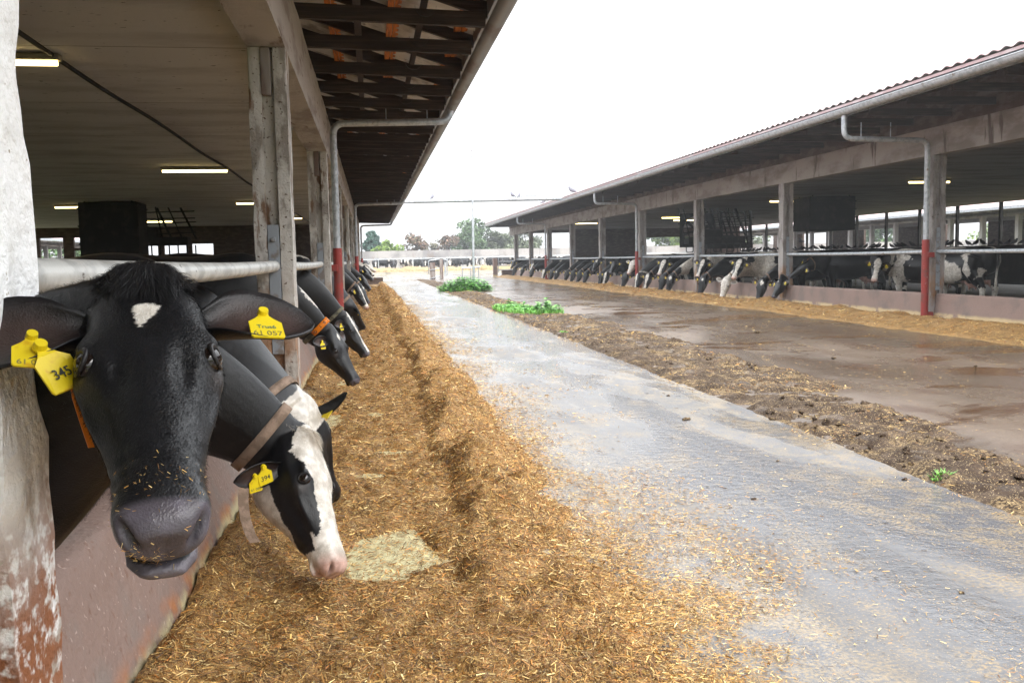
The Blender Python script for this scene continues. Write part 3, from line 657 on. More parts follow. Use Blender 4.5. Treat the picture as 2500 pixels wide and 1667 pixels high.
def corrug(par, name, xa, za, xb, zb, y0, y1, mats, per=.18, amp=.022, th=.012, n=6):
    ys = np.arange(y0, y1, per / n); ph = np.sin(2 * PI * ys / per)
    ph = np.sign(ph) * np.abs(ph) ** .6
    top = np.array([[(xa, y, za + amp * p + th), (xb, y, zb + amp * p + th)] for y, p in zip(ys, ph)]); bot = top - A(0, 0, th)
    mb = MB(); mb.grid(top, 1, flip=xb > xa); mb.grid(bot, 0, flip=xb < xa)
    mb.add(np.concatenate([top[:, 0], bot[:, 0]]), [(i, i + 1, len(ys) + i + 1, len(ys) + i) for i in range(len(ys) - 1)], 1)
    return mb.build(name, mats, par)
def lamp(x, y, z, label, grp='ceiling lamps of the barns'):
    e = empty('ceiling_lamp', (x, y, z)); tag(e, label, 'lamp', grp)
    c = MB(); c.box(x - .66, x + .66, y - .06, y + .06, z - .03, z + .03); c.build('lamp_housing', MT['lampcase'], e, bevel=.01)
    t = MB(); t.tube([(x - .63, y, z - .052), (x + .63, y, z - .052)], .026, 10); t.build('lamp_tube', MT['tube'], e, smooth=math.radians(50))
    return e

PITCH = 6.0; LY = [-4.4, 1.61] + [6.73 + PITCH * i for i in range(8)]          # left posts
LB = empty('cattle_barn', (-.66, 6.73, 0)); tag(LB, 'open-sided cattle barn on the left with whitewashed posts and a broad timber eave', 'barn')
for i, y in enumerate(LY):
    near = i == 1
    p = post_mesh('post', MT['white_col'] if near else MT['post'], 2.72 if not near else 3.0, w=.26, dp=.20 if near else .26, seed=i, par=LB, x=-.70 if near else -.66, y=y, rag=.014 if near else .012)
    if near: p['label'] = 'thickly whitewashed post nearest the camera, rusty at its foot'
    if i in (0, 1): continue
    wbk = MB(); wbk.box(-.70, -.635, y - .135, y - .075, 2.40, 2.72); k = wbk.build('wood_block', MT['oldwood'], None, bevel=.006); k.parent = p
    k.location = (0, 0, 0); 
    pl = MB(); pl.box(-.70, -.622, y - .128, y - .078, .62, 1.52); pl.tube([(-.66, y - .128, 1.42), (-.66, y - .150, 1.42)], .018, 6); pl.tube([(-.66, y - .128, .78), (-.66, y - .150, .78)], .018, 6)
    k = pl.build('rail_bracket', MT['plate'], None, bevel=.003); k.parent = p
mb = MB(); ys = np.linspace(-9, 49.2, 240)
def rough_beam(x0, x1, z0, z1, ys, seed):
    pr = [(x0, z0), (x1, z0), (x1, z1), (x0, z1)]; P = []
    for i in range(4):
        a, b = A(*pr[i]), A(*pr[(i + 1) % 4]); n = 6
        for k in range(n): P.append(a + (b - a) * k / n)
    P = np.array(P); G = np.zeros((len(ys), len(P) + 1, 3)); c = P.mean(0)
    for i, y in enumerate(ys):
        q = np.stack([P[:, 0], np.full(len(P), y), P[:, 1]], 1); nn = vnoise(q, 6, seed, 3)
        d = (P - c); d = d / np.linalg.norm(d, axis=1)[:, None]; k = np.where(np.arange(len(P)) % 6 == 0, .018, .006)
        q[:, [0, 2]] -= d * (np.clip(nn, -.3, 1) * k)[:, None]; G[i, :-1] = q; G[i, -1] = q[0]
    return G
mb.grid(rough_beam(-.79, -.53, 2.723, 3.30, ys, 4)); mb.build('beam', MT['beam'], LB, smooth=math.radians(40))
c = MB(); c.box(-17.5, -.795, -9, 49.1, 3.24, 3.34); c.build('ceiling', MT['ceil'], LB)
cb = MB(); cb.tube([(-2.85 + .02 * math.sin(y), y, 3.222 - .01 * abs(math.sin(y * .5))) for y in np.arange(-2, 48, .5)], .022, 6); cb.build('ceiling_cable', MT['dark'], LB)
def rails(par, X, post_ys, dx, mat, z=1.24, r=.037):
    for a, b in zip(post_ys[:-1], post_ys[1:]):
        ya, yb = a + dx, b - dx; P = []
        for t in np.linspace(0, 1, 9): P.append((X, ya + (yb - ya) * t, z - .012 * math.sin(PI * t)))
        m = MB(); m.tube(P, r, 14); m.build('rail', mat, par, smooth=math.radians(50))
rails(LB, -.662, LY, .128, MT['rail'], 1.235, .039)
def trough(par, ya, yb, mat, side, xo, zt, seed, base=.13):
    """sloping kerb wall between two posts; side=+1: the road lies at +X"""
    pr = [(xo, -.05), (xo - side * .012, .10), (xo - side * base, zt - .02), (xo - side * (base + .025), zt), (xo - side * (base + .12), zt), (xo - side * (base + .14), zt - .03), (xo - side * (base + .14), -.05)]
    P = []
    for a, b in zip(pr[:-1], pr[1:]):
        n = max(1, int(np.linalg.norm(A(*b) - A(*a)) / .05))
        for k in range(n): P.append(A(*a) + (A(*b) - A(*a)) * k / n)
    P.append(A(*pr[-1])); P = np.array(P); ys = np.linspace(ya, yb, int((yb - ya) / .08) + 2); G = np.zeros((len(ys), len(P), 3))
    for i, y in enumerate(ys):
        q = np.stack([P[:, 0], np.full(len(P), y), P[:, 1]], 1); q[:, 0] -= vnoise(q, 5, seed, 3) * .012; q[:, 2] -= np.abs(vnoise(q, 7, seed + 1, 2)) * .010 * (P[:, 1] > .3); G[i] = q
    m = MB(); m.grid(G, flip=side < 0)
    for e in (0, -1): m.add(G[e], [tuple(range(len(P)))])
    return m.build('feed_wall', mat, par, smooth=math.radians(40))
for i, (a, b) in enumerate(zip(LY[:-1], LY[1:])): trough(LB, a + .10, b - .10, MT['wall'], 1, -.665, .50, i)
# eave: ties, rafters, battens, sheets
for i, y in enumerate(np.arange(-.9, 50.6, 1.13)):
    j = random.uniform(-.02, .02)
    m = MB(); m.bar((-.62, y, 3.385 + j), (1.05, y, 3.335 + j), .055, .125); m.build('eave_tie', MT['darkwood'], LB)
    m = MB(); m.bar((-.78, y + .075, 4.02), (1.10, y + .075, 3.415), .055, .13); m.build('rafter', MT['darkwood'], LB)
for k, x in enumerate((-.32, .31, .95)):
    zz = 3.47 + (1.10 - x) * .32; m = MB()
    for dx in (-.034, .034): m.box(x + dx - .03, x + dx + .03, -3, 51, zz - .022, zz + .022)
    m.build('batten', MT['newwood'], LB)
m = MB(); m.bar((.53, -3, 3.47), (.53, 50.4, 3.47), .05, .06); m.build('brace', MT['darkwood'], LB)
m = MB(); m.bar((-.05, -3, 3.60), (-.05, 50.4, 3.60), .07, .09); m.build('brace', MT['darkwood'], LB)
m = MB()
for y in np.arange(-3.2, 49, .565): m.box(-.785, -.62 + random.uniform(-.02, .02), y, y + .40, 3.302, 3.45 + random.uniform(-.03, .03))
m.build('wall_plate', MT['oldwood'], LB)
m = MB(); m.box(-.93, -.80, -9, 49.2, 3.342, 4.10); m.build('attic_shade_board', MT['brownwall'], LB)  # dark board added to stand in for the darkness behind the eave ties
corrug(LB, 'roof_sheet', 1.13, 3.47, -.95, 4.135, -9, 51.3, [MT['sheet'], MT['redroof']])
m = MB(); m.add([(-.95, -9, 4.15), (-9, -9, 6.4), (-17.6, -9, 3.6), (-.95, 51, 4.15), (-9, 51, 6.4), (-17.6, 51, 3.6)], [(0, 1, 4, 3), (1, 2, 5, 4)]); m.build('roof', MT['redroof'], LB)
m = MB(); m.box(1.075, 1.10, -9, 51.2, 3.36, 3.50); m.build('fascia', MT['gutter'], LB)
gutter(LB, 1.19, 3.40, -9, 51.4)
def downpipe(par, y, xw, xg, zr, zg, label=None):
    e = -1 if xw > xg else 1
    P = pipe_path([(xg, y, zg), (xg, y, zr), (xw, y, zr - .03), (xw, y, 1.40)], .16)
    m = MB(); m.tube(P, .047, 12); 
    for zz in (2.45, 2.0): m.tube([(xw, y, zz), (xw, y, zz + .05)], .054, 12)
    m.tube([(xw + (xg - xw) * .45, y, zr - .045), (xw + (xg - xw) * .45, y, zr + .28)], .008, 6); m.tube([(xw + (xg - xw) * .80, y, zr - .045), (xw + (xg - xw) * .80, y, zr + .28)], .008, 6)
    d = m.build('downpipe', MT['galv'], par, smooth=math.radians(45))
    g = MB(); g.tube([(xw, y, -.03), (xw, y, 1.45)], .064, 14); k = g.build('pipe_guard', MT['redpaint'], None, smooth=math.radians(45)); k.parent = d
    b = MB(); s = -1 if xg > xw else 1
    for zz in (1.18, .12): b.box(min(xw, xw + s * .13), max(xw, xw + s * .13), y - .075, y + .02, zz - .045, zz + .045)
    k2 = b.build('guard_bracket', MT['redpaint'], None, bevel=.006); k2.parent = d
for y in (13.0, 31.0, 49.0): downpipe(LB, y, -.45, 1.16, 3.17, 3.36)
# far side and end of the left barn
m = MB()
for y in np.arange(-6, 49, 6.0): m.box(-17.6, -17.35, y - .12, y + .12, -.03, 3.24)
m.box(-17.62, -17.40, -9, 49.2, 2.86, 3.24); m.build('rear_frame', MT['postR'], LB)
m = MB(); Y0, Y1 = 48.95, 49.15
for x0, x1, z0, z1 in ((-7.9, -.82, -.03, 3.24), (-11.6, -7.9, 2.35, 3.24), (-11.6, -7.9, -.03, 1.15), (-13.2, -11.6, -.03, 3.24), (-17.4, -13.2, 2.75, 3.24), (-17.4, -13.2, -.03, .9), (-10.6, -10.3, 1.15, 2.35), (-9.2, -8.95, 1.15, 2.35),
                       (-15.1, -14.6, .9, 2.75), (-16.35, -16.2, .9, 2.75), (-13.95, -13.85, .9, 2.75), (-14.6, -13.2, 2.12, 2.24)):
    m.box(x0, x1, Y0, Y1, z0, z1)
m.build('end_wall', MT['brownwall'], LB)
m = MB(); m.box(-17.6, -.9, -9.1, -8.9, -.03, 3.3); m.build('end_wall', MT['brownwall'], LB)

RX = 9.9; RY = [15.33 + 6.03 * k for k in range(-3, 9)]
RB = empty('cattle_barn', (RX + .13, 15.33, 0)); tag(RB, 'open-sided cattle barn on the right with weathered concrete posts and a grey gutter', 'barn')
for i, y in enumerate(RY):
    p = post_mesh('post', MT['postR'], 2.94, seed=40 + i, par=RB, x=RX + .13, y=y, rag=.010)
    pl = MB(); pl.box(RX + .092, RX + .168, y - .128, y - .078, .55, 1.66); pl.tube([(RX + .13, y - .128, 1.5), (RX + .13, y - .148, 1.5)], .016, 6); pl.tube([(RX + .13, y - .128, .72), (RX + .13, y - .148, .72)], .016, 6)
    k = pl.build('rail_bracket', MT['plate'], None, bevel=.003); k.parent = p
mb = MB(); mb.grid(rough_beam(RX, RX + .26, 2.943, 3.42, np.linspace(-6, 65.8, 200), 9)); mb.build('beam', MT['beamR'], RB, smooth=math.radians(40))
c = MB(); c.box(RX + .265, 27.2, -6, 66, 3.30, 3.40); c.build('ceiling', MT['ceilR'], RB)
rails(RB, RX + .13, RY, .128, MT['galv'], 1.235, .037)
for i, (a, b) in enumerate(zip(RY[:-1], RY[1:])): trough(RB, a + .12, b - .12, MT['wallR'], -1, RX + .05, .49, 60 + i, .05)
for i, y in enumerate(np.arange(3.4, 66, 1.13)):
    m = MB(); m.bar((RX - .02, y, 3.60), (8.38, y, 3.60), .055, .12); m.build('eave_tie', MT['darkwood'], RB)
    m = MB(); m.bar((RX + .15, y + .075, 4.12), (8.33, y + .075, 3.71), .055, .12); m.build('rafter', MT['darkwood'], RB)
for x in (9.4, 8.9, 8.5):
    m = MB(); zz = 3.80 + (x - 8.3) * .25; m.box(x - .04, x + .04, -3, 66.2, zz - .025, zz + .018); m.build('batten', MT['darkwood'], RB)
corrug(RB, 'roof_sheet', 8.18, 3.838, 10.6, 4.44, -5, 66.2, [MT['beamR'], MT['redroof']], per=.25, amp=.016)
m = MB(); m.box(8.20, 8.215, -5, 66.2, 3.77, 3.812); m.build('drip_edge', MT['redroof'], RB)
m = MB(); m.add([(10.6, -5, 4.44), (18.5, -5, 6.4), (27.8, -5, 3.9), (10.6, 66, 4.44), (18.5, 66, 6.4), (27.8, 66, 3.9)], [(0, 3, 4, 1), (1, 4, 5, 2)]); m.build('roof', MT['redroof'], RB)
m = MB(); m.box(RX + .02, RX + .2, -5, 66, 3.42, 4.1); m.build('attic_shade_board', MT['brownwall'], RB)  # same added dark board, giving the gap above the beam its darkness
m = MB(); m.box(8.27, 8.30, -5, 66.1, 3.62, 3.78); m.build('fascia', MT['galv'], RB)
gR = gutter(RB, 8.17, 3.70, -5, 66.3); gR.data.materials[0] = MT['galv']
for y in (15.2, 33.3, 51.4): downpipe(RB, y, RX - .12, 8.20, 3.22, 3.66)
for y in np.arange(9.6, 66, 3.0): m = MB(); m.box(27.0, 27.12, y - .06, y + .06, -.03, 3.3); m.build('rear_post', MT['dark'], RB)
m = MB(); Y0, Y1 = 65.6, 65.8
for x0, x1, z0, z1 in ((14.5, 19.4, -.03, 3.3), (19.4, 24.2, 2.65, 3.3), (24.2, 27.2, -.03, 3.3), (19.4, 24.2, -.03, .5), (10.2, 14.5, 3.08, 3.3)): m.box(x0, x1, Y0, Y1, z0, z1)
m.build('end_wall', MT['brownwall'], RB)
lx = 'glowing tube lamp on the left barn ceiling, '
for x, y, l in ((-3.45, 9.3, 'the nearest, beside the white post'), (-3.45, 19.6, 'second nearest, left of the first grooved post'), (-3.45, 30.0, 'third in the row by the posts'), (-3.45, 40.2, 'seen between the first and second post'), (-9.1, 31.0, 'beside the big dark box'), (-9.0, 41.6, 'above the dark machinery')):
    lamp(x, y, 3.20, lx + l)
lx = 'glowing tube lamp on the right barn ceiling, '
for x, y, l in ((15.9, 24.6, 'right of the near red-guarded post'), (15.5, 33.0, 'behind the post left of the black box'), (15.5, 46.0, 'left of the round fan'), (17.3, 49.5, 'seen through the round fan'), (12.3, 52.0, 'farthest, close to the eave beam')):
    lamp(x, y, 3.26, lx + l)
# next barns seen through the open sides
def far_barn(x0, y0, y1, z, sgn, label):
    e = empty('cattle_barn', (x0, y0, 0)); tag(e, label, 'barn')
    m = MB(); m.add([(x0, y0, z), (x0, y1, z), (x0 + sgn * 9, y1, z + 2.5), (x0 + sgn * 9, y0, z + 2.5)], [(0, 1, 2, 3)]); m.build('roof', MT['redroof'], e)
    m = MB(); m.box(x0 - .09, x0 + .09, y0, y1, z - .16, z - .01); m.build('gutter', MT['galv'], e)
    xa = x0 + sgn * 1.6
    for y in np.arange(y0 + 1, y1, 3.0): m = MB(); m.box(xa - .13, xa + .13, y - .13, y + .13, 0, z - .4); m.build('post', MT['penwall'], e)
    m = MB(); m.box(min(xa, xa + sgn * .25), max(xa, xa + sgn * .25), y0, y1, z - .45, z - .05); m.build('beam', MT['beamR'], e)
    for a in np.arange(y0, y1, 12.): m = MB(); m.box(xa + sgn * 9, xa + sgn * 9.2, a, a + 7, 0, z); m.build('rear_wall', MT['brownwall'], e)
    m = MB(); m.box(min(xa, xa + sgn * 9), max(xa, xa + sgn * 9), y0, y1, z - .3, z - .2); m.build('ceiling', MT['ceilR'], e)
    return e
far_barn(33.5, 18, 96, 3.55, 1, 'next barn with a pale red roof seen through the right barn')
far_barn(-21.5, 40, 90, 3.3, -1, 'next barn with a pale red roof seen through the left barn windows')
# ------------------------------------------------------------------ cows of the left barn
def hero_p(hu, hv, hw_, hm, c, jn):
    k = hm & (np.abs(hv + .006 + .25 * (hu - .10)) / .020 + np.maximum(0, (.078 - hu)) / .010 + np.maximum(0, hu - .085) / .050 < 1 + .22 * jn) & (hw_ > 0)
    c[k] = WHITE * 1.1; return c
HERO, HD = cow('big black cow in the left foreground staring at the camera with a small white star', (-1.20, 2.06, -.30), .0, (-.378, 1.62, 1.165), (-.268, 1.19, .865), (.17, -.60, .80), voxel=.0048, body='allblack', seed=3,
    face='none', ne=(1., .05, -.1), hand='hero', fur=90000, head_len=.90, tuft=9000, ear={1: dict(d=(-.13, 1.0, .04), n=(.0, -.10, 1.), l=.215, w=.155), -1: dict(d=(.16, 1.0, .05), n=(.05, -.25, 1.), l=.25, w=.165)}, post=hero_p,
    tags=(1, -1), tagtxt={
        1: [dict(off=(.52, -.004), rot=-.18, k=.97, lift=.018, t=[('61 057', .0175, -.058, 'fadedink'), ('Trus6', .0135, -.040, 'inkgreen')])],
        -1: [dict(off=(.37, .022), rot=.10, k=.95, tw=-.3, lift=.022, t=[('61 057', .015, -.058, 'fadedink')]), dict(off=(.34, .055), rot=.75, k=1.08, tw=-.35, lift=.03, bend=.6, t=[('345', .021, -.052, 'ink')])]})
L2, _ = cow('feeding cow with a broad white blaze, pink nose and yellow ear tag 394', (-1.16, 3.56, -.06), -.03, (-.315, 3.62, .535), (-.165, 3.33, .125), (.88, -.30, .30), voxel=.0062, body='black', seed=21, thr=.22,
    face='wide', bw=.072, fur=30000, head_len=.97, collar='strap', squash=.95, tuft=900, tuft_white=True, ear={-1: dict(d=(.30, .80, -.55), n=(.45, -.1, .8), l=.20, w=.10, b=(.085, .10, -.035)), 1: dict(d=(-.15, 1., -.1), n=(.3, .2, .9), l=.17)},
    tags=(-1,), tagtxt={-1: [dict(off=(.62, -.005), rot=.1, k=.9, t=[('61 085', .015, -.052, 'fadedink')]), dict(off=(.44, -.03), rot=.22, lift=.012, k=1.0, t=[('394', .026, -.046, 'ink')])]})
L3, _ = cow('cow with a shaggy white poll feeding right behind the cow tagged 394, its face hidden', (-1.10, 4.35, 0), .0, (-.36, 4.25, .60), (-.22, 4.36, .11), (.1, .95, .3), voxel=.009, body='mixed', seed=8, thr=.12, face='white', muz='pink',
    collar='strap', squash=.95, tuft=700, tuft_white=True, tags=(-1,), earcol=BLACK, ear={-1: dict(d=(-.25, 1., -.1), n=(.9, .2, .3), l=.19, w=.09)},
    post=lambda hu, hv, hw_, hm, c, jn: np.where((hm & (hu > .10))[:, None], BLACK, c))
L4, _ = cow('black cow feeding beyond the nearest post, wide orange number plate on its collar', (-1.12, 8.3, 0), 0, (-.39, 8.30, .61), (-.135, 8.18, .13), (.75, -.45, .5), voxel=.010, body='mixed', seed=40, thr=.25, face='star', bw=.022, squash=.98,
    collar='strapgrey', collar_n=(7, 15, '101O', -1), tags=(-1,))
L5, _ = cow('black cow with a thin white blaze and grey collar, feeding past the orange-plated cow', (-1.12, 10.9, 0), .02, (-.33, 10.9, .58), (-.06, 10.8, .14), (.75, -.35, .5), voxel=.012, body='allblack', seed=43, face='blaze', bw=.018, muz='dark', collar='strapgrey', tags=(-1,))
L6, _ = cow('black feeding cow with its head turned away, beyond the red pipe guard, light collar', (-1.12, 14.6, 0), .1, (-.34, 14.6, .58), (-.12, 14.9, .14), (.8, .3, .4), voxel=.014, body='mixed', seed=51, thr=.3, face='blaze', bw=.018, collar='strap', tags=(-1,))
L7, _ = cow('feeding cow with white stripe and white muzzle, behind the black cow with light collar', (-1.12, 20.0, 0), 0, (-.32, 20.0, .68), (-.08, 19.85, .22), (.8, -.4, .4), voxel=.016, body='mixed', seed=57, thr=.2, face='wide', bw=.020, collar='strap', tags=(-1,))
L8, _ = cow('hindmost all-black feeding cow of the left row, in front of the second red pipe guard', (-1.12, 29.0, 0), 0, (-.30, 29.0, .78), (.0, 28.8, .36), (.8, -.4, .4), voxel=.018, body='allblack', seed=59, face='none', tags=(-1,))
L9, _ = cow('pale-faced spotted cow reaching its head out near the end of the left barn', (-1.1, 40.6, 0), .0, (-.2, 40.6, 1.10), (.24, 40.4, .80), (.6, -.3, .7), voxel=.02, body='white', seed=63, thr=-.2, face='white', tags=(1,))
L10, _ = cow('black and white cow at the far end of the left barn, nose pointing out', (-1.1, 45.6, 0), .0, (-.15, 45.6, 1.05), (.32, 45.4, .72), (.6, -.3, .7), voxel=.02, body='mixed', seed=66, face='blaze', bw=.05, tags=())
L11, _ = cow('low-headed black cow between the black hindmost cow and the spotted pale one', (-1.12, 34.6, 0), .0, (-.30, 34.6, .60), (-.05, 34.4, .14), (.8, -.3, .4), voxel=.02, body='allblack', seed=69, face='none', tags=(-1,))
cow('black cow with small white star, feeding just before the hindmost all-black one', (-1.12, 24.4, 0), 0, (-.30, 24.4, .60), (-.06, 24.25, .14), (.8, -.4, .4), voxel=.018, body='allblack', seed=71, face='star', bw=.03, collar='strap', tags=(-1,))
cow('dark cow with raised head just past the second red pipe guard', (-1.12, 32.0, 0), 0, (-.24, 32.0, .98), (.08, 31.8, .60), (.7, -.35, .6), voxel=.02, body='mixed', seed=73, thr=.3, face='none', tags=(-1,))
cow('black and white faced cow just before the pale spotted one', (-1.12, 37.4, 0), 0, (-.22, 37.4, 1.02), (.14, 37.2, .68), (.7, -.35, .6), voxel=.02, body='mixed', seed=79, thr=.0, face='blaze', bw=.05, tags=(-1,))
# feed stuck to the muzzle of the staring cow, loose strap end, orange strip
def strip(name, pts, side, w, mat, parent, label=None):
    m = MB(); pts = [A(*p) for p in pts]; s = nrm(side) * w / 2; n_ = len(pts)
    m.add([p - s for p in pts] + [p + s for p in pts], [(i, i + 1, n_ + i + 1, n_ + i) for i in range(n_ - 1)]); o = m.build(name, MT[mat]); so_ = o.modifiers.new('s', 'SOLIDIFY'); so_.thickness = .003
    o.parent = parent; o.matrix_parent_inverse = (Matrix.Translation(parent.location) @ Matrix.Rotation(parent.rotation_euler[2], 4, 'Z')).inverted(); return o
strip('collar_end', [(-.478, 3.36, .45), (-.480, 3.35, .40), (-.474, 3.345, .34), (-.458, 3.34, .285), (-.444, 3.345, .255)], (1, .25, 0), .036, 'strap', L2)
strip('collar_strip', [(-.462, 1.50, 1.09), (-.458, 1.498, 1.05), (-.448, 1.496, 1.01), (-.438, 1.495, .972)], (1, .6, 0), .009, 'orange', HERO)
hv_ = np.empty(len(HERO.data.vertices) * 3, np.float32); HERO.data.vertices.foreach_get('co', hv_); hv_ = hv_.reshape(-1, 3).astype(float)
hn_ = np.empty(len(HERO.data.vertices) * 3, np.float32); HERO.data.vertices.foreach_get('normal', hn_); hn_ = hn_.reshape(-1, 3).astype(float)
po_ = HD['H2B'](0, 0, 0); q_ = (hv_ - po_); uu_ = q_ @ HD['u'] / .90; vv_ = q_ @ HD['v'] / .90; ww_ = q_ @ HD['w'] / .90
r4 = np.random.default_rng(4)
pr_ = (uu_ > .40) * (uu_ < .56) * (np.abs(vv_) < .11) * (hn_ @ nrm(HD['w'] + HD['u'] * .7) > .15) * (.06 + 1.0 * np.exp(-((vv_ + .045) / .030)**2 - ((uu_ - .525) / .03)**2 - ((ww_ + .028) / .02)**2) * 9 + .22 * np.exp(-((uu_ - .47) / .035)**2)); pr_ = pr_ / pr_.sum()
ix_ = r4.choice(len(hv_), 260, p=pr_); W_ = hv_[ix_] + HD['org']
def scraps(P, Nn): return chips('feed_scraps', P, Nn, .0042, GOLD[[0, 2, 5, 2, 1]], 'bits of silage stuck on the nose and lips of the staring cow', 'silage', .6)
# ------------------------------------------------------------------ silage along both barns
GOLD = np.array([(.42, .22, .055), (.32, .15, .034), (.52, .33, .105), (.19, .085, .02), (.10, .05, .016), (.62, .46, .20), (.36, .15, .035), (.26, .16, .045)])
def feed_h(x, y):
    """height of the left silage bank above the road"""
    p = np.stack([x, y, np.zeros_like(x)], -1)
    n1 = vnoise(p, 1.1, 5, 3); n2 = vnoise(p, 3.7, 6, 3); n3 = vnoise(p, 11, 7, 2)
    xr = np.interp(y, [0, 2, 4, 9, 24, 50], [.36, .42, .50, .52, .44, .40]) + .12 * n1 + .06 * n2
    hr = np.interp(y, [0, 2.2, 3, 5, 50], [.10, .11, .15, .17, .17]) * np.clip(.82 + .7 * n2 + .6 * n1, .15, 1.7)
    left = np.exp(-(np.clip(xr - x, 0, None) / .13)**2); right = np.exp(-(np.clip(x - xr, 0, None) / np.interp(y, [0, 3, 6, 50], [.34, .34, .34, .36]))**2)
    ridge = hr * np.where(x < xr, left, right)
    hol = np.interp(y, [0, 2.6, 3.3, 5, 50], [.10, .095, .062, .058, .055]) + .050 * n1 + .035 * n2
    hol = hol + .06 * np.exp(-((x + .60) / .10)**2)
    for cx, cy, rx, ry, d in ((.00, 3.88, .17, .40, .115), (.13, 4.0, .10, .26, .06), (-.44, 3.12, .09, .14, .05), (-.40, 7.2, .12, .45, .08), (.05, 6.0, .12, .12, .06), (-.05, 5.35, .10, .12, .05), (-.30, 9.6, .12, .3, .06), (-.28, 12.4, .15, .5, .07)):
        hol = hol - d * np.exp(-((x - cx) / rx)**2 - ((y - cy) / ry)**2)
    w = np.clip((xr + .04 - x) / .10, 0, 1); h = np.maximum(ridge, hol * w) + (n3 * .026 + n2 * .014) * np.clip((ridge + hol * w) / .05, 0, 1)
    edge = np.interp(y, [0, 2.2, 3.2, 6, 20, 50], [.86, .84, .80, .84, .80, .72]) + .07 * n2 + .05 * n3
    return h - np.clip((x - edge) / .06, 0, None) * .03 - .008
sheet('feed_table', -.66, .62, -.5, 50, .004, Mat('feed_table_floor').go((.60, .56, .33), [dict(c=(.42, .36, .20), s=14, d=5, lo=.45, hi=.6), dict(c=(.20, .12, .05), s=60, d=3, lo=.62, hi=.68)], rough=.5))
M = Mat('silage'); MT['silage'] = M.go((.20, .098, .026), [
    dict(c=(.30, .16, .05), s=2.5, d=8, lo=.42, hi=.60), dict(c=(.12, .058, .015), s=7, d=8, lo=.48, hi=.62), dict(c=(.42, .25, .075), s=120, d=3, lo=.50, hi=.60), dict(c=(.55, .38, .15), s=230, d=2, lo=.60, hi=.66),
    dict(c=(.07, .035, .012), s=150, d=2, lo=.62, hi=.68)], rough=.75, bump=[(60, .012, 5), (190, .005, 3)])
def bank(name, hf, xs, ys, label, thick=True):
    X, Y = np.meshgrid(xs, ys); Z = hf(X, Y); m = MB(); m.grid(np.stack([X, Y, Z], -1))
    o = m.build(name, MT['silage'], smooth=True); stuff(o); o['label'] = label; o['category'] = 'silage'; return o
ys = np.concatenate([np.arange(.6, 7, .022), np.arange(7, 16, .05), np.arange(16, 49.6, .12)])
bank('silage_bank', feed_h, np.linspace(-.665, 1.02, 78), ys, 'long bank of golden brown chopped silage in front of the left barn')
def feed_r(x, y):
    p = np.stack([x, y, np.zeros_like(x)], -1); n1 = vnoise(p, .9, 15, 3); n2 = vnoise(p, 4, 16, 3)
    c = 9.15 + .18 * n1 + np.interp(y, [5, 14, 30, 60], [.0, .05, .15, .2]); d = x - c; h = (.135 + .055 * n1) * np.exp(-np.where(d > 0, (d / .42)**2, (d / .40)**2)) + .03 + .035 * n2
    for cy in (17.7, 15.5, 21.2, 24.4, 30., 36.): h = h + .10 * np.exp(-((x - 9.55) / .16)**2 - ((y - cy) / .38)**2)
    h = h - .06 * np.exp(-((x - 9.8) / .16)**2) * (1 - .4 * n1)
    e = 8.30 + .22 * n1 + np.interp(y, [5, 10, 16, 40, 65], [-.25, -.15, .1, .5, .5]); return h - np.clip((e + .18 - x) / .18, 0, 3) * .10 - .012
bank('silage_bank', feed_r, np.linspace(7.8, 9.96, 50), np.concatenate([np.arange(4, 26, .07), np.arange(26, 65.4, .16)]), 'long golden bank of chopped silage along the right barn wall')
def chips(name, P, Nn, sz, pal, label, cat='silage', tilt=.5, mat=None, wr=(.07, .24)):
    n = len(P); a = rng.uniform(0, 2 * PI, n); L = sz * np.minimum(rng.lognormal(0, .45, n), 2.3); W = L * rng.uniform(wr[0], wr[1], n); ta = rng.uniform(.25, 1., (n, 1)); tb = rng.uniform(.25, 1., (n, 1))
    d = np.stack([np.cos(a), np.sin(a), rng.normal(0, tilt, n)], 1); d -= Nn * np.sum(d * Nn, 1)[:, None] * .55; d /= np.linalg.norm(d, axis=1)[:, None]
    s = np.cross(Nn + rng.normal(0, .45, (n, 3)), d); s /= np.linalg.norm(s, axis=1)[:, None]
    c = P + Nn * (.002 + L * .12)[:, None]; hl = d * L[:, None] / 2; hw = s * W[:, None] / 2; V = np.stack([c - hl - hw * ta, c + hl - hw * tb, c + hl + hw * tb, c - hl + hw * ta], 1)
    C = pal[rng.integers(0, len(pal), n)] * rng.uniform(.5, 1.9, (n, 1))
    o = bpy.data.objects.new(name, quads_mesh(name, V, C, mat or MT['chip'])); COL.objects.link(o); stuff(o); o['label'] = label; o['category'] = cat; return o
M = Mat('chip'); MT['chip'] = M.go(attr(M), rough=.6)
def surf(hf, x, y, e=.02):
    z = hf(x, y); nx = -(hf(x + e, y) - z) / e; ny = -(hf(x, y + e) - z) / e; n = np.stack([nx, ny, np.ones_like(x)], 1); n /= np.linalg.norm(n, axis=1)[:, None]; return np.stack([x, y, z], 1), n
def ylog(n, a, b, k=1.0):
    r = rng.uniform(0, 1, n); return a * (b / a) ** r
n = 430000; y = ylog(n, 1.5, 44); x = rng.uniform(-.64, .98, n); P, Nn = surf(feed_h, x, y)
dens = vnoise(np.stack([x, y, 0 * x], 1), 5, 33, 3); pr = np.clip(1 + (P[:, 2] - .004) / .022, .16, 1); P[:, 2] = np.maximum(P[:, 2], .006); k = (rng.uniform(0, 1, n) < pr) & (dens > -.62 + rng.uniform(-.3, .3, n)); P, Nn = P[k], Nn[k]
chips('silage_chips', P, Nn, (.0104 + .0012 * P[:, 1]), GOLD, 'loose chaff and straw bits on the left silage bank')
scraps(W_ + hn_[ix_] * .001, hn_[ix_])
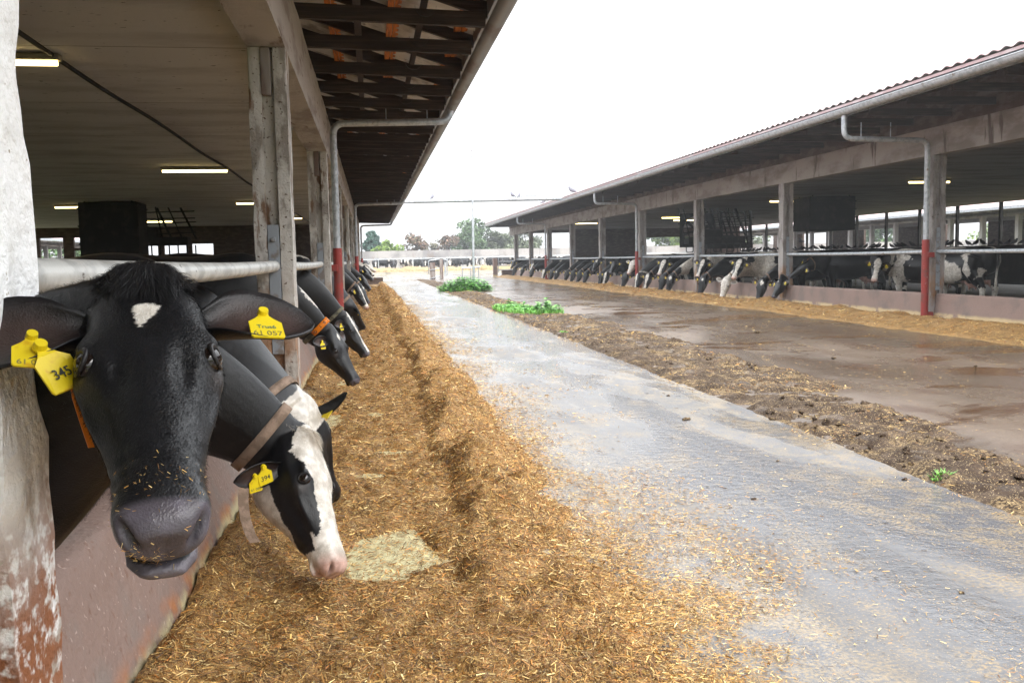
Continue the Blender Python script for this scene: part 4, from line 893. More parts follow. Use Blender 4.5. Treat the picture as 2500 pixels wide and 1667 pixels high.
n = 45000; y = 1.6 + rng.exponential(1.6, n); x = rng.uniform(-.64, .92, n); P, Nn = surf(feed_h, x, y); dn = vnoise(P, 7, 39, 3); k = (P[:, 2] > .012) & (y < 9) & (dn > -.1 + rng.uniform(-.3, .3, n)); P, Nn = P[k] + A(0, 0, .003), Nn[k]
chips('silage_stalks', P, Nn, .030, GOLD[[1, 3, 4, 3, 0, 2]] * .85, 'long brown stalks tangled in the left silage bank', 'silage', .8, wr=(.022, .06))
# litter on the roads: thick beside the bank, thinning out
n = 150000; y = ylog(n, 1.7, 30); u = rng.exponential(.30, n); x = .72 + u; p = np.stack([x, y, 0 * x], 1)
dn = vnoise(p * A(1, .6, 1), 2.1, 44, 4); k = (x < 2.96) & (dn > np.interp(u, [0, .3, .8, 2], [-.6, -.25, .05, .28]) + rng.uniform(-.25, .25, n)); p = p[k]; p[:, 2] = .001
chips('straw_litter', p, np.tile(A(0, 0, 1.), (len(p), 1)), np.minimum(.0085 + .0010 * p[:, 1], .022), GOLD[[0, 2, 5, 2, 3, 6, 7]] * .95, 'bits of straw and silage scattered over the wet concrete lane', 'litter', .15)
n = 110000; y = 2.0 + rng.exponential(1.3, n); x = .76 + np.abs(rng.normal(0, .52, n)); p = np.stack([x, y, 0 * x], 1); dn = vnoise(p, 2.6, 49, 4); k = (dn > np.interp(x, [.8, 1.3, 2.1], [-.6, -.08, .30]) + rng.uniform(-.3, .3, n)) & (y < 9); p = p[k]; p[:, 2] = .002
chips('straw_litter', p, np.tile(A(0, 0, 1.), (len(p), 1)), .0085 + .0010 * p[:, 1], GOLD[[0, 0, 2, 5, 3, 1, 7]], 'thick fringe of silage bits spilling from the bank onto the lane', 'litter', .2)
n = 60000; y = ylog(n, 2.0, 30); x = rng.uniform(1.0, 8.2, n); p = np.stack([x, y, 0 * x], 1); dn = vnoise(p, 1.3, 47, 4); k = dn > -.05 + rng.uniform(-.25, .3, n); p = p[k]; p[:, 2] = np.where(p[:, 0] > 2.99, -.006, .001)
chips('straw_litter', p, np.tile(A(0, 0, 1.), (len(p), 1)), np.minimum(.0072 + .0009 * p[:, 1], .02), GOLD[[2, 5, 2, 3, 4, 4, 7]] * .9, 'thin scatter of chaff on the wet concrete between the barns', 'litter', .15)
n = 26000; y = ylog(n, 8, 40); x = rng.uniform(8.1, 9.9, n); P, Nn = surf(feed_r, x, y); k = P[:, 2] > .0; P, Nn = P[k], Nn[k]
chips('silage_chips', P, Nn, .010 + .0016 * P[:, 1], GOLD[[0, 1, 2, 3, 6, 5]], 'loose chaff on the right silage bank')
# ------------------------------------------------------------------ the dung and straw strip between the lanes
def mud_e(y): return np.interp(y, [0, 5, 9, 17, 30, 60], [3.75, 3.95, 4.35, 4.45, 4.1, 3.9])
def mud_h(x, y):
    p = np.stack([x, y, np.zeros_like(x)], -1); n1 = vnoise(p, 1.3, 71, 3); n2 = vnoise(p, 5, 72, 4); n3 = vnoise(p, 16, 73, 3)
    e = mud_e(y) + .22 * n1 + .16 * n2; w = np.clip((x - 2.93 - .05 * n2 - .04 * n3) / .10, -.4, 1) * np.clip((e - x) / .22, -.6, 1)
    return (.026 + .035 * n1 + .045 * n2 + .028 * n3) * np.clip(w, 0, 1) + np.where(w < 0, w * .05, 0) - .012 + .01 * np.clip(w, 0, 1)
M = Mat('mud'); mud = M.go((.040, .025, .016), [dict(c=(.070, .048, .034), s=4, d=6, lo=.45, hi=.62), dict(c=(.25, .175, .09), s=3.2, d=6, lo=.50, hi=.64, f=(55, .45, .58), k=.85), dict(c=(.46, .35, .20), s=120, d=2, lo=.62, hi=.67)], rough=.8, bump=[(35, .012, 6), (130, .004, 3)], rl=[dict(r=.35, s=3, d=4, lo=.57, hi=.66)], spec=.12)
X, Y = np.meshgrid(np.linspace(2.84, 5.0, 110), np.concatenate([np.arange(2.0, 14, .035), np.arange(14, 62, .12)])); m = MB(); m.grid(np.stack([X, Y, mud_h(X, Y)], -1)); struct(m.build('mud_strip', mud, smooth=True))
n = 70000; y = ylog(n, 2.6, 40); x = rng.uniform(2.86, 4.7, n); P, Nn = surf(mud_h, x, y); P[:, 2] = np.maximum(P[:, 2], np.where(P[:, 0] < 2.99, .001, -.01)); dn = vnoise(P, 1.7, 81, 3); k = (P[:, 2] > -.009) & (dn > -.05 + rng.uniform(-.25, .25, n)); P, Nn = P[k], Nn[k]
chips('straw_litter', P, Nn, .012 + .0010 * P[:, 1], GOLD[[2, 5, 2, 3, 3, 4, 1]] * .8, 'broken straw mixed into the dark dung strip', 'litter', .4)
# dung clods
n = 800; y = ylog(n, 2.8, 24); x = rng.uniform(2.95, 4.5, n); P, Nn = surf(mud_h, x, y); dn = vnoise(P, 1.1, 91, 3); k = (P[:, 2] > .0) & (dn > -.05); P = P[k]
m = MB(); base = MB(); base.sphere((0, 0, 0), 1, 7, 5); bv = np.concatenate(base.v)
for q in P:
    r = rng.lognormal(-4.35, .45); w_ = bv * A(r * rng.uniform(.8, 1.5), r * rng.uniform(.8, 1.5), r * .6); w_ = w_ * (1 + .38 * rng.normal(0, 1, (len(w_), 1))); m.add(w_ + q + A(0, 0, r * .25), base.f)
o = m.build('dung_clods', mud, smooth=True); stuff(o); o['label'] = 'dark clods of dung along the strip between the lanes'; o['category'] = 'dung'
m = MB()
for q in [(2.35, 6.7, .022), (2.86, 4.6, .013), (1.9, 4.4, .009), (1.5, 3.4, .007), (2.1, 3.0, .008), (2.6, 7.9, .012), (.95, 13.5, .03), (6.1, 14., .03), (5.4, 10.2, .02), (6.4, 9.0, .018), (2.4, 5.2, .008)]:
    w_ = bv * A(q[2] * 1.5, q[2], q[2] * .6) * (1 + .2 * rng.normal(0, 1, (len(bv), 1))); m.add(w_ + A(q[0], q[1], q[2] * .3), base.f)
o = m.build('dung_crumbs', mud, smooth=True); stuff(o); o['label'] = 'small dark crumbs lying on the wet lane'; o['category'] = 'dung'

# ------------------------------------------------------------------ weeds and grass on the strip
GREEN = np.array([(.075, .26, .028), (.11, .36, .035), (.055, .17, .03), (.17, .40, .06)])
def weed(name, c, rx, ry, h, nst, nbl, label, cat, seed, leafy=True, lw=.05):
    r = np.random.default_rng(seed); V = []; C = []
    def quad(p, d, s, L, W, col):
        V.append([p - s * W * .25, p + d * L * .5 - s * W, p + d * L, p + d * L * .5 + s * W]); C.append(col)
    for i in range(nst if leafy else 0):
        a, q = r.uniform(0, 2 * PI), math.sqrt(r.uniform(0, 1)); b = A(c[0] + rx * q * math.cos(a), c[1] + ry * q * math.sin(a), c[2]); H = h * (1.05 - .65 * q * q) * r.uniform(.65, 1.15); ln = A(r.normal(0, .14), r.normal(0, .14), 1)
        V.append([b - A(.004, 0, 0), b + A(.004, 0, 0), b + ln * H + A(.002, 0, 0), b + ln * H - A(.002, 0, 0)]); C.append(GREEN[2])
        for k in range(int(H / .045)):
            t = (k + .8) / (H / .045); p = b + ln * H * t
            for sg in (0, PI):
                a2 = k * 1.57 + sg + r.normal(0, .3); d = nrm(A(math.cos(a2), math.sin(a2), r.uniform(-.35, .5))); quad(p, d, nrm(np.cross(d, A(0, 0, 1))), r.uniform(.09, .17) * (1.15 - .5 * t), lw * r.uniform(.7, 1.2), GREEN[r.integers(0, 4)] * r.uniform(.7, 1.2))
    for i in range(nbl):
        a, q = r.uniform(0, 2 * PI), math.sqrt(r.uniform(0, 1)) * 1.15; b = A(c[0] + rx * q * math.cos(a), c[1] + ry * q * math.sin(a), c[2]); L = h * r.uniform(.25, .6) if leafy else h * r.uniform(.5, 1.1) * (1.1 - .6 * q); a2 = r.uniform(0, 2 * PI); out = A(math.cos(a2), math.sin(a2), 0) * r.uniform(.2, .8); s = A(-math.sin(a2), math.cos(a2), 0) * .004 * (1 + c[1] * .03); col = GREEN[r.choice([1, 3, 3])] * r.uniform(.75, 1.2)
        m1 = b + A(0, 0, L * .6) + out * L * .3; e = b + A(0, 0, L * .85) + out * L
        V.append([b - s, b + s, m1 + s * .8, m1 - s * .8]); C.append(col); V.append([m1 - s * .8, m1 + s * .8, e + s * .1, e - s * .1]); C.append(col)
    V = np.array(V) - A(*c); o = bpy.data.objects.new(name, quads_mesh(name, V, np.array(C), MT['leaf'])); COL.objects.link(o); o.location = c; return tag(o, label, cat)
weed('nettle_clump', (3.80, 37.6, 0), 1.05, 1.5, .56, 300, 300, 'tall bushy green weeds at the foot of the thin grey mast', 'weeds', 1, lw=.06)
weed('grass_clump', (3.45, 22.3, .0), .42, 1.6, .24, 40, 2600, 'bright green grass patch on the strip before the tall weeds', 'grass', 2)
weed('weed_plant', (3.9, 20.6, .0), .34, .7, .32, 46, 700, 'leafy green weed at the near end of the bright grass patch', 'weeds', 3)
weed('grass_clump', (3.04, 4.52, .0), .055, .06, .085, 0, 170, 'small lone grass tuft on the dung strip at lower right', 'grass', 4, leafy=False)
weed('grass_clump', (3.15, 15.0, .0), .08, .3, .07, 0, 90, 'tiny sparse grass tuft between the lone tuft and the bright patch', 'grass', 5, leafy=False)

# ------------------------------------------------------------------ mast, crossing pipe, gate, frame
m = MB(); m.tube([(4.3, 39, 0), (4.34, 39, 5.86)], [.058, .044], 10); o = m.build('mast', MT['galv'], smooth=math.radians(40)); tag(o, 'tall thin grey mast rising from the weeds, carrying the overhead pipe', 'mast')
e = empty('overhead_pipe', (1.1, 39.05, 3.76)); tag(e, 'grey pipe spanning the lane overhead from roof to roof', 'pipe')
m = MB(); m.tube([(1.05, 39.1, 3.72), (4.3, 39.1, 3.76), (8.3, 39.1, 3.80)], .08, 10); m.build('pipe', MT['galv'], e, smooth=math.radians(40))
for x in (1.9, 2.75, 3.6, 5.2, 5.9, 6.75, 7.5): m = MB(); m.tube([(x - .03, 39.1, 3.73 + .013 * (x - 1)), (x + .03, 39.1, 3.73 + .013 * (x - 1))], .092, 10); m.build('pipe_joint', MT['galv'], e)
m = MB(); m.tube([(6.1, 39.1, 3.82), (6.6, 39.1, 3.92), (7.1, 39.1, 3.93), (7.15, 39.1, 3.80)], .012, 6); m.build('cable_loop', MT['dark'], e)
e = empty('gate', (4.3, 62.8, 0)); tag(e, 'old wooden and tubular metal gate between two posts at the end of the strip', 'gate')
m = MB(); [m.box(x, x + .11, 62.7, 62.8, 0, 1.15) for x in (3.95, 4.07, 4.19)]; m.build('gate_boards', MT['oldwood'], e)
m = MB(); m.tube(pipe_path([(3.86, 62.65, .35), (3.86, 62.65, 1.27), (4.62, 62.65, 1.36)], .1), .03, 8); m.tube([(3.86, 62.65, .62), (4.62, 62.65, .72)], .025, 8); m.tube([(3.95, 62.65, .06), (4.62, 62.65, .2)], .025, 8); m.build('gate_frame', MT['galv'], e, smooth=True)
m = MB(); m.box(4.62, 4.84, 62.6, 62.8, 0, 1.36); m.build('gate_post', MT['oldwood'], e, bevel=.02)
m = MB(); m.tube(pipe_path([(4.88, 62.65, 1.34), (5.12, 62.65, 1.30), (5.14, 62.65, .25)], .12), .03, 8); m.box(4.92, 5.06, 62.6, 62.7, .2, 1.15); m.build('gate_wing', MT['galv'], e)
e = empty('metal_frame', (4.3, 40.6, 0)); tag(e, 'low galvanised tube frame standing in the weeds by the mast', 'frame')
m = MB(); m.tube([(3.95, 40.6, .9), (4.78, 40.6, .93)], .028, 8); m.build('top_bar', MT['galv'], e)
for x in (3.98, 4.35, 4.70): m = MB(); m.tube([(x, 40.6, 0), (x, 40.6, .91)], .022, 8); m.build('leg', MT['galv'], e)
m = MB(); m.tube([(4.35, 40.6, .40), (4.70, 40.6, .40)], .02, 8); m.build('cross_bar', MT['galv'], e)
m = MB(); m.box(9.2, 10.4, 64.9, 65.3, 0, .5); tag(m.build('low_wall', MT['brownwall'], bevel=.02), 'short dark low wall at the far corner of the right barn', 'wall')
m = MB(); m.box(-.3, .62, 49.8, 50.1, 0, .42); tag(m.build('low_wall', MT['brownwall'], bevel=.02), 'short dark low wall closing the far end of the left silage bank', 'wall')
e = empty('pen_gate', (9.0, 66.8, 0)); tag(e, 'pale tubular gate on a pinkish post beside the far corner of the right barn', 'gate')
m = MB(); m.box(8.8, 9.12, 66.7, 67.0, 0, 1.35); m.build('gate_post', MT['wallR'], e, bevel=.02)
m = MB(); [m.tube([(9.15, 66.8, z), (10.6, 66.8, z)], .03, 8) for z in (.5, .8, 1.1, 1.4)]; m.tube([(9.2, 66.8, .3), (9.2, 66.8, 1.42)], .03, 8); m.build('gate_bars', MT['galv'], e)

# ------------------------------------------------------------------ far pen
e = empty('pen_wall', (6, 109, 0)); tag(e, 'long stained concrete wall behind the far pen', 'wall')
for i, x in enumerate(np.arange(-40, 90, 2.4)):
    m = MB(); m.box(x + .01, x + 2.39, 109 - .09, 109.09, -.05, 2.50 + .02 * math.sin(i * 3)); m.build('wall_panel', MT['penwall'], e)
m = MB(); m.box(-40, 90, 96.0, 96.2, -.05, .16); tag(m.build('pen_kerb', MT['penwall']), 'low kerb in front of the far pen', 'kerb')
e = empty('pen_rail', (6, 97.6, 0)); tag(e, 'thin galvanised rail and posts in front of the far cows', 'rail')
m = MB(); m.tube([(-30, 97.6, 1.42), (60, 97.6, 1.66)], .04, 8); m.build('rail', MT['galv'], e)
for x in np.arange(-28, 60, 3.6): m = MB(); m.tube([(x, 97.6, 0), (x, 97.6, 1.5 + (x + 30) / 375)], .04, 8); m.build('rail_post', MT['galv'], e)
X, Y = np.meshgrid(np.arange(-30, 60, .16), np.linspace(96.05, 97.7, 14)); p = np.stack([X, Y, 0 * X], -1)
Z = np.sin(np.clip((Y - 96.05) / 1.65, 0, 1) * PI) ** .6 * (.62 + .22 * vnoise(p, .7, 3, 3) + .16 * vnoise(p, 2.6, 4, 3)) ; m = MB(); m.grid(np.stack([X, Y, Z], -1)); o = m.build('hay_row', MT['hay'], smooth=True); stuff(o); o['label'] = 'row of pale hay laid before the far cows'; o['category'] = 'hay'

# ------------------------------------------------------------------ trees behind the pen
def tree(name, x, y, h, w, cols, label, seed, n=8500, conifer=False, gap=.18, leaf=.30, z0=.12):
    r = np.random.default_rng(seed); e = empty(name, (x, y, 0)); tag(e, label, 'tree', None)
    m = MB(); m.tube([(x, y, -.1), (x + .05, y, h * .35), (x, y, h * .7), (x, y, h * .93)], [h * .028, h * .022, h * .012, .02], 8); cl = []
    nb = 16 if not conifer else 26
    for k in range(nb):
        a = r.uniform(0, 2 * PI); t = r.uniform(z0 + .08, .98)
        rad = (w / 2) * ((1.04 - t) ** .8 * 1.0 if conifer else math.sin(PI * min(.97, .18 + .80 * t)) ** .7) * r.uniform(.45, 1.0)
        tip = A(x + rad * math.cos(a), y + rad * math.sin(a), h * t); st = A(x, y, h * max(.12, t - .22)); m.tube([st, (st + tip) / 2 + A(0, 0, .05 * h), tip], [h * .008, h * .006, .012], 6); cl.append((tip, w * r.uniform(.13, .24) * (.6 if conifer else 1), r.uniform(.6, 1.25))); 
        cl.append(((st + tip) / 2 + A(0, 0, .06 * h), w * r.uniform(.10, .18), r.uniform(.6, 1.1)))
    m.build('trunk', MT['bark'], e); V = []; C = []
    per = n // len(cl)
    for c, rr, br in cl:
        q = r.normal(0, 1, (per, 3)); q /= np.linalg.norm(q, axis=1)[:, None]; P = c + q * (rr * r.uniform(.35, 1.0, (per, 1)) ** .6) * A(1, 1, .75); P = P[vnoise(P, 1.6 / max(1, h / 5), seed, 2) > -gap * 2]
        d = r.normal(0, 1, P.shape); d /= np.linalg.norm(d, axis=1)[:, None]; s = np.cross(d, r.normal(0, 1, P.shape)); s /= np.linalg.norm(s, axis=1)[:, None]; L = leaf * r.uniform(.6, 1.4, (len(P), 1))
        V.append(np.stack([P - d * L * .5, P + s * L * .32, P + d * L * .5, P - s * L * .32], 1)); C.append(np.array(cols)[r.integers(0, len(cols), len(P))] * 1.35 * br * r.uniform(.75, 1.25, (len(P), 1)))
    V = np.concatenate(V) - A(x, y, 0); o = bpy.data.objects.new('crown', quads_mesh('crown', V, np.concatenate(C), MT['leaf'])); COL.objects.link(o); o.parent = e
G1 = [(.055, .105, .035), (.075, .13, .04), (.04, .08, .03)]; G2 = [(.12, .19, .03), (.16, .22, .04), (.09, .15, .03)]; G3 = [(.13, .085, .06), (.16, .10, .07), (.09, .08, .04)]; G4 = [(.03, .085, .06), (.045, .11, .075), (.025, .065, .05)]; G5 = [(.085, .105, .055), (.11, .13, .07), (.07, .085, .05)]
tree('conifer', .2, 116, 4.9, 4.4, G4, 'bluish green conifer beside the end of the left barn', 1, conifer=True, n=12000)
tree('small_tree', 2.6, 114, 3.7, 3.4, G2, 'yellowish green small tree right of the bluish conifer', 2)
tree('bush', 1.3, 111.5, 3.1, 2.6, G2, 'low bright green bush in front of the conifer at the pen wall', 12, n=5000)
tree('small_tree', 5.6, 115, 4.3, 4.2, G3, 'rusty brown thin-leaved tree left of the mast', 3, gap=.05, n=7000)
tree('small_tree', 7.9, 118, 4.0, 3.6, [(.11, .10, .06), (.13, .12, .08)], 'sparse olive tree behind the rusty one', 4, gap=.0, n=4500)
tree('small_tree', 9.9, 117, 4.2, 3.8, G3, 'brownish tree between the sparse olive tree and the big green one', 5, gap=.05, n=7000)
tree('broad_tree', 13.0, 119, 5.7, 6.4, G1, 'largest green tree, directly behind the mast', 6, n=16000, gap=.12)
tree('broad_tree', 16.9, 121, 4.9, 5.2, G5, 'pale olive tree right of the largest green tree', 7, n=11000)
tree('broad_tree', 20.8, 124, 5.2, 6.0, G5, 'greyish green tree left of the right barn corner', 8, n=11000)
for i, (x, y, h, w, c, l) in enumerate([(31, 126, 6.5, 8, G5, 'hazy tree seen through the first far opening of the right barn'), (37, 126, 6.8, 8, G1, 'hazy tree seen through the second far opening of the right barn'), (43, 127, 6.2, 8, G2, 'hazy yellowish tree seen beyond the far opening of the right barn'), (52, 128, 6.6, 9, G5, 'hazy tree seen through the opening behind the round fan'),
    (70, 118, 7, 10, G1, 'tree beyond the next barn, seen through the middle of the right barn'), (84, 110, 7, 10, G2, 'light green tree beyond the next barn, seen left of the near right post'), (98, 108, 7, 11, G2, 'light green tree beyond the next barn, seen right of the near right post'), (-4.5, 122, 5, 6, G1, 'green tree hidden mostly by the left barn end'), (-30, 105, 6, 9, G1, 'green tree seen through the left barn windows')]):
    tree('broad_tree', x, y, h, w, c, l, 20 + i, n=6500, leaf=.42)

# ------------------------------------------------------------------ birds
def bird_mesh(k=1.0):
    m = MB(); m.tube([(-.17, 0, .02), (-.10, 0, .055), (-.03, 0, .085), (.05, 0, .115), (.085, 0, .155), (.10, 0, .19), (.12, 0, .185), (.145, 0, .178)], [.012, .026, .052, .056, .036, .030, .022, .003], 9)
    for s in (-1, 1): m.tube([(.02, s * .02, .06), (.02, s * .02, 0)], .005, 5)
    return m
bm_ = bird_mesh(); b0 = bm_.build('pigeon', MT['bird'], smooth=True); b1 = bm_.build('pigeon', MT['birdgrey'], smooth=True)
first = {0: b0, 1: b1}; used = set()
def bird(x, y, z, rz, s, label, g=None, kind=0):
    o = first[kind] if kind not in used else first[kind].copy()
    if kind in used: COL.objects.link(o)
    used.add(kind); o.location = (x, y, z); o.rotation_euler = (0, 0, rz); o.scale = (s, s, s); tag(o, label, 'bird')
    if g: o['group'] = g
    elif 'group' in o: del o['group']
    return o
bird(2.63, 39.1, 3.80, 1.2, 1.3, 'bird sitting on the overhead pipe left of the mast', None, 1)
bird(6.07, 39.1, 3.845, 2.0, 1.35, 'larger of two birds side by side on the overhead pipe right of the mast', None, 1)
bird(6.32, 39.1, 3.85, 1.0, 1.05, 'smaller of two birds side by side on the overhead pipe right of the mast', None, 1)
bird(8.42, 43.4, 3.92, .6, 1.5, 'pale pigeon with raised tail on the far edge of the right roof', None, 1)
bird(8.40, 44.6, 3.90, .2, 1.1, 'small pigeon left of the pale pigeon on the right roof', None, 1)
bird(8.42, 38.0, 3.92, 2.5, 1.5, 'pigeon on the right roof edge just below the overhead pipe', None, 1)
e = empty('stall_barrier', (19, 35, 0)); tag(e, 'long dark barrier inside the right barn with birds perched along its top', 'barrier')
m = MB(); m.box(18.95, 19.10, 22.5, 46.5, 1.16, 1.38); m.build('top_beam', MT['dark'], e); m = MB(); m.box(18.98, 19.05, 22.5, 46.5, .2, 1.16); m.build('boards', MT['dark'], e)
y = 23.0; i = 0
while y < 45.6:
    bird(19.02 + random.uniform(-.02, .02), y, 1.385, random.uniform(0, 6.28), random.uniform(.8, 1.1), 'dark bird in the row perched on the long barrier inside the right barn', 'birds perched in a row on the barrier'); y += random.uniform(.20, .55)
fb = MB(); fb.tube([(-.15, 0, 0), (-.05, 0, .01), (.08, 0, .02), (.15, 0, .02)], [.02, .045, .045, .01], 8)
for s in (-1, 1): fb.add([(-.05, 0, .02), (.07, 0, .03), (.02, s * .28, .12), (-.06, s * .24, .10)], [(0, 1, 2, 3)])
o = fb.build('flying_bird', MT['bird'], loc=(0, 0, 0)); o.location = (19.2, 39.3, 1.78); o.rotation_euler = (.3, 0, 2.2); tag(o, 'dark bird flying above the perched row inside the right barn', 'bird')
o = fb.build('flying_bird', MT['birdgrey'], loc=(0, 0, 0)); o.location = (6.6, 60, 7.9); o.rotation_euler = (.5, .2, 1.); tag(o, 'tiny bird flying in the sky right of the mast', 'bird')

# ------------------------------------------------------------------ dark gear hanging in the barns
def gear(x, y, z0, z1, w, label, seed, name='feeding_machine', top=3.24):
    r = random.Random(seed); e = empty(name, (x, y, z0)); tag(e, label, 'machinery')
    m = MB(); m.box(x - w * .5, x + w * .5, y - .35, y + .35, z0, z0 + .28); m.box(x - w * .32, x + w * .1, y - .3, y + .3, z0 + .28, z0 + .62); m.build('hopper', MT['dark'], e, bevel=.02)
    m = MB()
    for k in range(9):
        a = x + w * (-.55 + .14 * k) + r.uniform(-.06, .06); m.tube([(a, y + r.uniform(-.3, .3), z0 + .2), (a - w * r.uniform(.02, .22), y + r.uniform(-.3, .3), top)], r.choice([.025, .04, .06]), 6)
    for k in range(6): m.tube([(x - w * .6, y + r.uniform(-.3, .3), z0 + .3 + .2 * k), (x + w * .6, y + r.uniform(-.3, .3), z0 + .35 + .2 * k + r.uniform(-.1, .1))], .022, 6)
    m.build('pipework', MT['dark'], e)
    for k in range(5): m = MB(); m.tube(pipe_path([(x - w * .5 + k * w * .24, y, z0), (x - w * .5 + k * w * .24, y, z0 - .35), (x - w * .38 + k * w * .24, y, z0 - .35), (x - w * .38 + k * w * .24, y, z0)], .08), .025, 6); m.build('hoop', MT['dark'], e)
gear(15.0, 39.0, 1.75, 3.3, 2.6, 'dark machinery with slanting pipes inside the right barn, left of the hanging black box', 4, top=3.3)
gear(16.6, 41.5, 1.55, 3.3, 2.2, 'lower dark machinery with hoops at the back of the right barn', 6, top=3.3)
gear(-7.3, 33.0, 1.95, 3.2, 2.4, 'dark machinery with slanting pipes inside the left barn', 5)
def box_thing(x, y, z0, z1, w, d, label):
    e = empty('hanging_box', (x, y, z0)); tag(e, label, 'ventilator'); m = MB(); m.box(x - w / 2, x + w / 2, y - d / 2, y + d / 2, z0, z1); m.build('casing', MT['dark'], e, bevel=.03)
    m = MB(); [m.box(x - w / 2 - .02, x + w / 2 + .02, y - d / 2 - .02, y + d / 2 + .02, z, z + .05) for z in np.linspace(z0 + .15, z1 - .2, 4)]; m.build('rib', MT['dark'], e)
    m = MB(); [m.tube([(x + sx * w * .4, y + sy * d * .4, z1 - .02), (x + sx * w * .4, y + sy * d * .4, 3.3)], .02, 6) for sx in (-1, 1) for sy in (-1, 1)]; m.build('hanger', MT['dark'], e)
box_thing(-7.75, 30, 1.25, 3.2, 1.7, 1.2, 'big dark ventilator box hanging in the left barn between two lamps'); box_thing(16.3, 31.6, 2.05, 3.25, 1.75, 1.3, 'big black ventilator box hanging in the right barn')
e = empty('round_fan', (15.1, 41.6, 2.3)); tag(e, 'large round fan in a square frame hanging in the right barn', 'fan')
cx, cy, cz = 15.1, 41.6, 2.42; m = MB(); R_ = .78; t = np.linspace(0, 2 * PI, 33)
ring = [(cx + R_ * .86 * math.cos(a), cy, cz + R_ * .86 * math.sin(a)) for a in t]; sq = [(cx + R_ * max(-1, min(1, 1.45 * math.cos(a))), cy, cz + R_ * max(-1, min(1, 1.45 * math.sin(a)))) for a in t]
for yy in (-.09, .09): m.add([A(*p) + A(0, yy, 0) for p in ring] + [A(*p) + A(0, yy, 0) for p in sq], [(i, i + 1, 34 + i, 33 + i) for i in range(32)])
m.add([A(*p) + A(0, -.09, 0) for p in ring] + [A(*p) + A(0, .09, 0) for p in ring], [(i, i + 1, 34 + i, 33 + i) for i in range(32)]); m.build('frame', MT['dark'], e)
m = MB(); m.sphere((cx, cy, cz), .13, 10, 8); m.build('hub', MT['dark'], e)
for k in range(6):
    a = k * PI / 3 + .3; m = MB(); d = A(math.cos(a), 0, math.sin(a)); s = A(-math.sin(a) * .8, .5, math.cos(a) * .8); c0 = A(cx, cy, cz); m.add([c0 + d * .1 - s * .04, c0 + d * .62 - s * .09, c0 + d * .64 + s * .09, c0 + d * .1 + s * .04], [(0, 1, 2, 3)]); b = m.build('blade', MT['dark'], e); sl_ = b.modifiers.new('s', 'SOLIDIFY'); sl_.thickness = .01
m = MB(); m.tube([(cx, cy, cz + R_), (cx, cy, 3.3)], .03, 6); m.build('hanger', MT['dark'], e)
# ------------------------------------------------------------------ cows of the right barn
def rc(label, y, kind='down', x=9.45, yaw=0., body='mixed', seed=0, thr=.15, face='blaze', bw=.03, dz=0., dx=0., hd=PI, **k):
    if kind == 'down':
        z = .13 + dz; mu = (x, y, z); po = (x + .15 + dx, y + .04 - yaw * .20, z + .46); wh = (-.62, -.70 - yaw, .25); pos = (x + 1.17, y + .10 + .1 * yaw, 0)
    else:
        z = .62 + dz; mu = (x + .06 + dx, y - .10, z); po = (x + .34 + dx, y + .12 + yaw * .1, z + .44); wh = (-.35 - yaw, -.60, .70); pos = (x + 1.24 + dx, y + .35, 0)
    k.setdefault('tags', (1, -1)); k.setdefault('squash', .95); k.setdefault('head_len', 1.08)
    return cow(label, pos, hd, po, mu, wh, voxel=.022 if y < 32 else .028, body=body, seed=seed, thr=thr, face=face, bw=bw, **k)
rc('black and white cow standing sideways, at the right edge of the picture', 12.75, 'up', dx=1.0, seed=101, thr=.02, hd=-PI / 2 + .05, dz=.1)
cow('white cow with black patches standing sideways, its tail hanging, right of the red pipe guard', (11.6, 17.5, 0), PI / 2 + .25, (11.4, 18.45, 1.0), (11.25, 18.7, .58), (-.3, .5, .8), voxel=.022, body='white', seed=103, thr=-.22, face='blaze', squash=.95)
cow('cow with a bold white face looking at the camera, left of the red pipe guard', (11.3, 18.35, 0), PI * .72, (10.45, 17.9, 1.03), (10.18, 17.62, .55), (-.35, -.75, .55), voxel=.020, body='mixed', seed=107, thr=.12, face='wide', bw=.055, muz='pink', squash=.95, tuft=160, tuft_white=True)
cow('long black cow stretching down to the silage, orange plate on its collar', (10.75, 22.0, 0), PI * .93, (9.82, 21.15, .58), (9.50, 20.95, .14), (-.75, -.3, .5), voxel=.022, body='allblack', seed=109, face='star', bw=.018, collar='strap', collar_n=(10, 20), squash=.95)
cow('black cow with its head half lowered over the wall, behind the long black cow', (11.3, 21.4, 0), PI * .92, (10.35, 20.9, .98), (9.95, 21.2, .60), (-.6, -.4, .7), voxel=.022, body='allblack', seed=113, face='none', collar='strap', collar_n=(10, 20), squash=.97)
rc('black feeding cow with a white forehead spot, just left of the long black cow', 21.75, face='star', bw=.045, seed=117, body='allblack', collar='strap', x=9.50)
rc('white-faced cow with a pink nose looking out under the rail, left of the post', 23.45, 'up', face='wide', bw=.042, muz='pink', body='white', seed=119, thr=-.05, dz=.0)
rc('mostly white cow with small black spots, its white head down in the silage', 24.0, face='white', body='white', seed=121, thr=-.42, tags=(), collar='strap', muz='pink')
rc('cow with a white blaze looking out above the white spotted cow', 26.2, 'up', face='blaze', bw=.036, seed=123, thr=.2, muz='pink')
rc('black feeding cow with a thin white face stripe, right of the middle post', 25.75, face='star', bw=.03, seed=127, body='allblack', collar='strap', collar_n=(10, 20))
rc('cow with a very broad white blaze looking out, left of the middle post', 29.9, 'up', face='wide', bw=.05, seed=131, thr=.1, muz='pink')
rc('black feeding cow with a small white forehead patch, under the broad-blazed cow', 28.7, face='star', bw=.045, seed=137, body='mixed', thr=.25, collar='strap', collar_n=(10, 20))
rc('black feeding cow behind the one with the forehead patch, orange collar plate', 29.5, face='none', seed=139, body='allblack', collar='strap', collar_n=(10, 20))
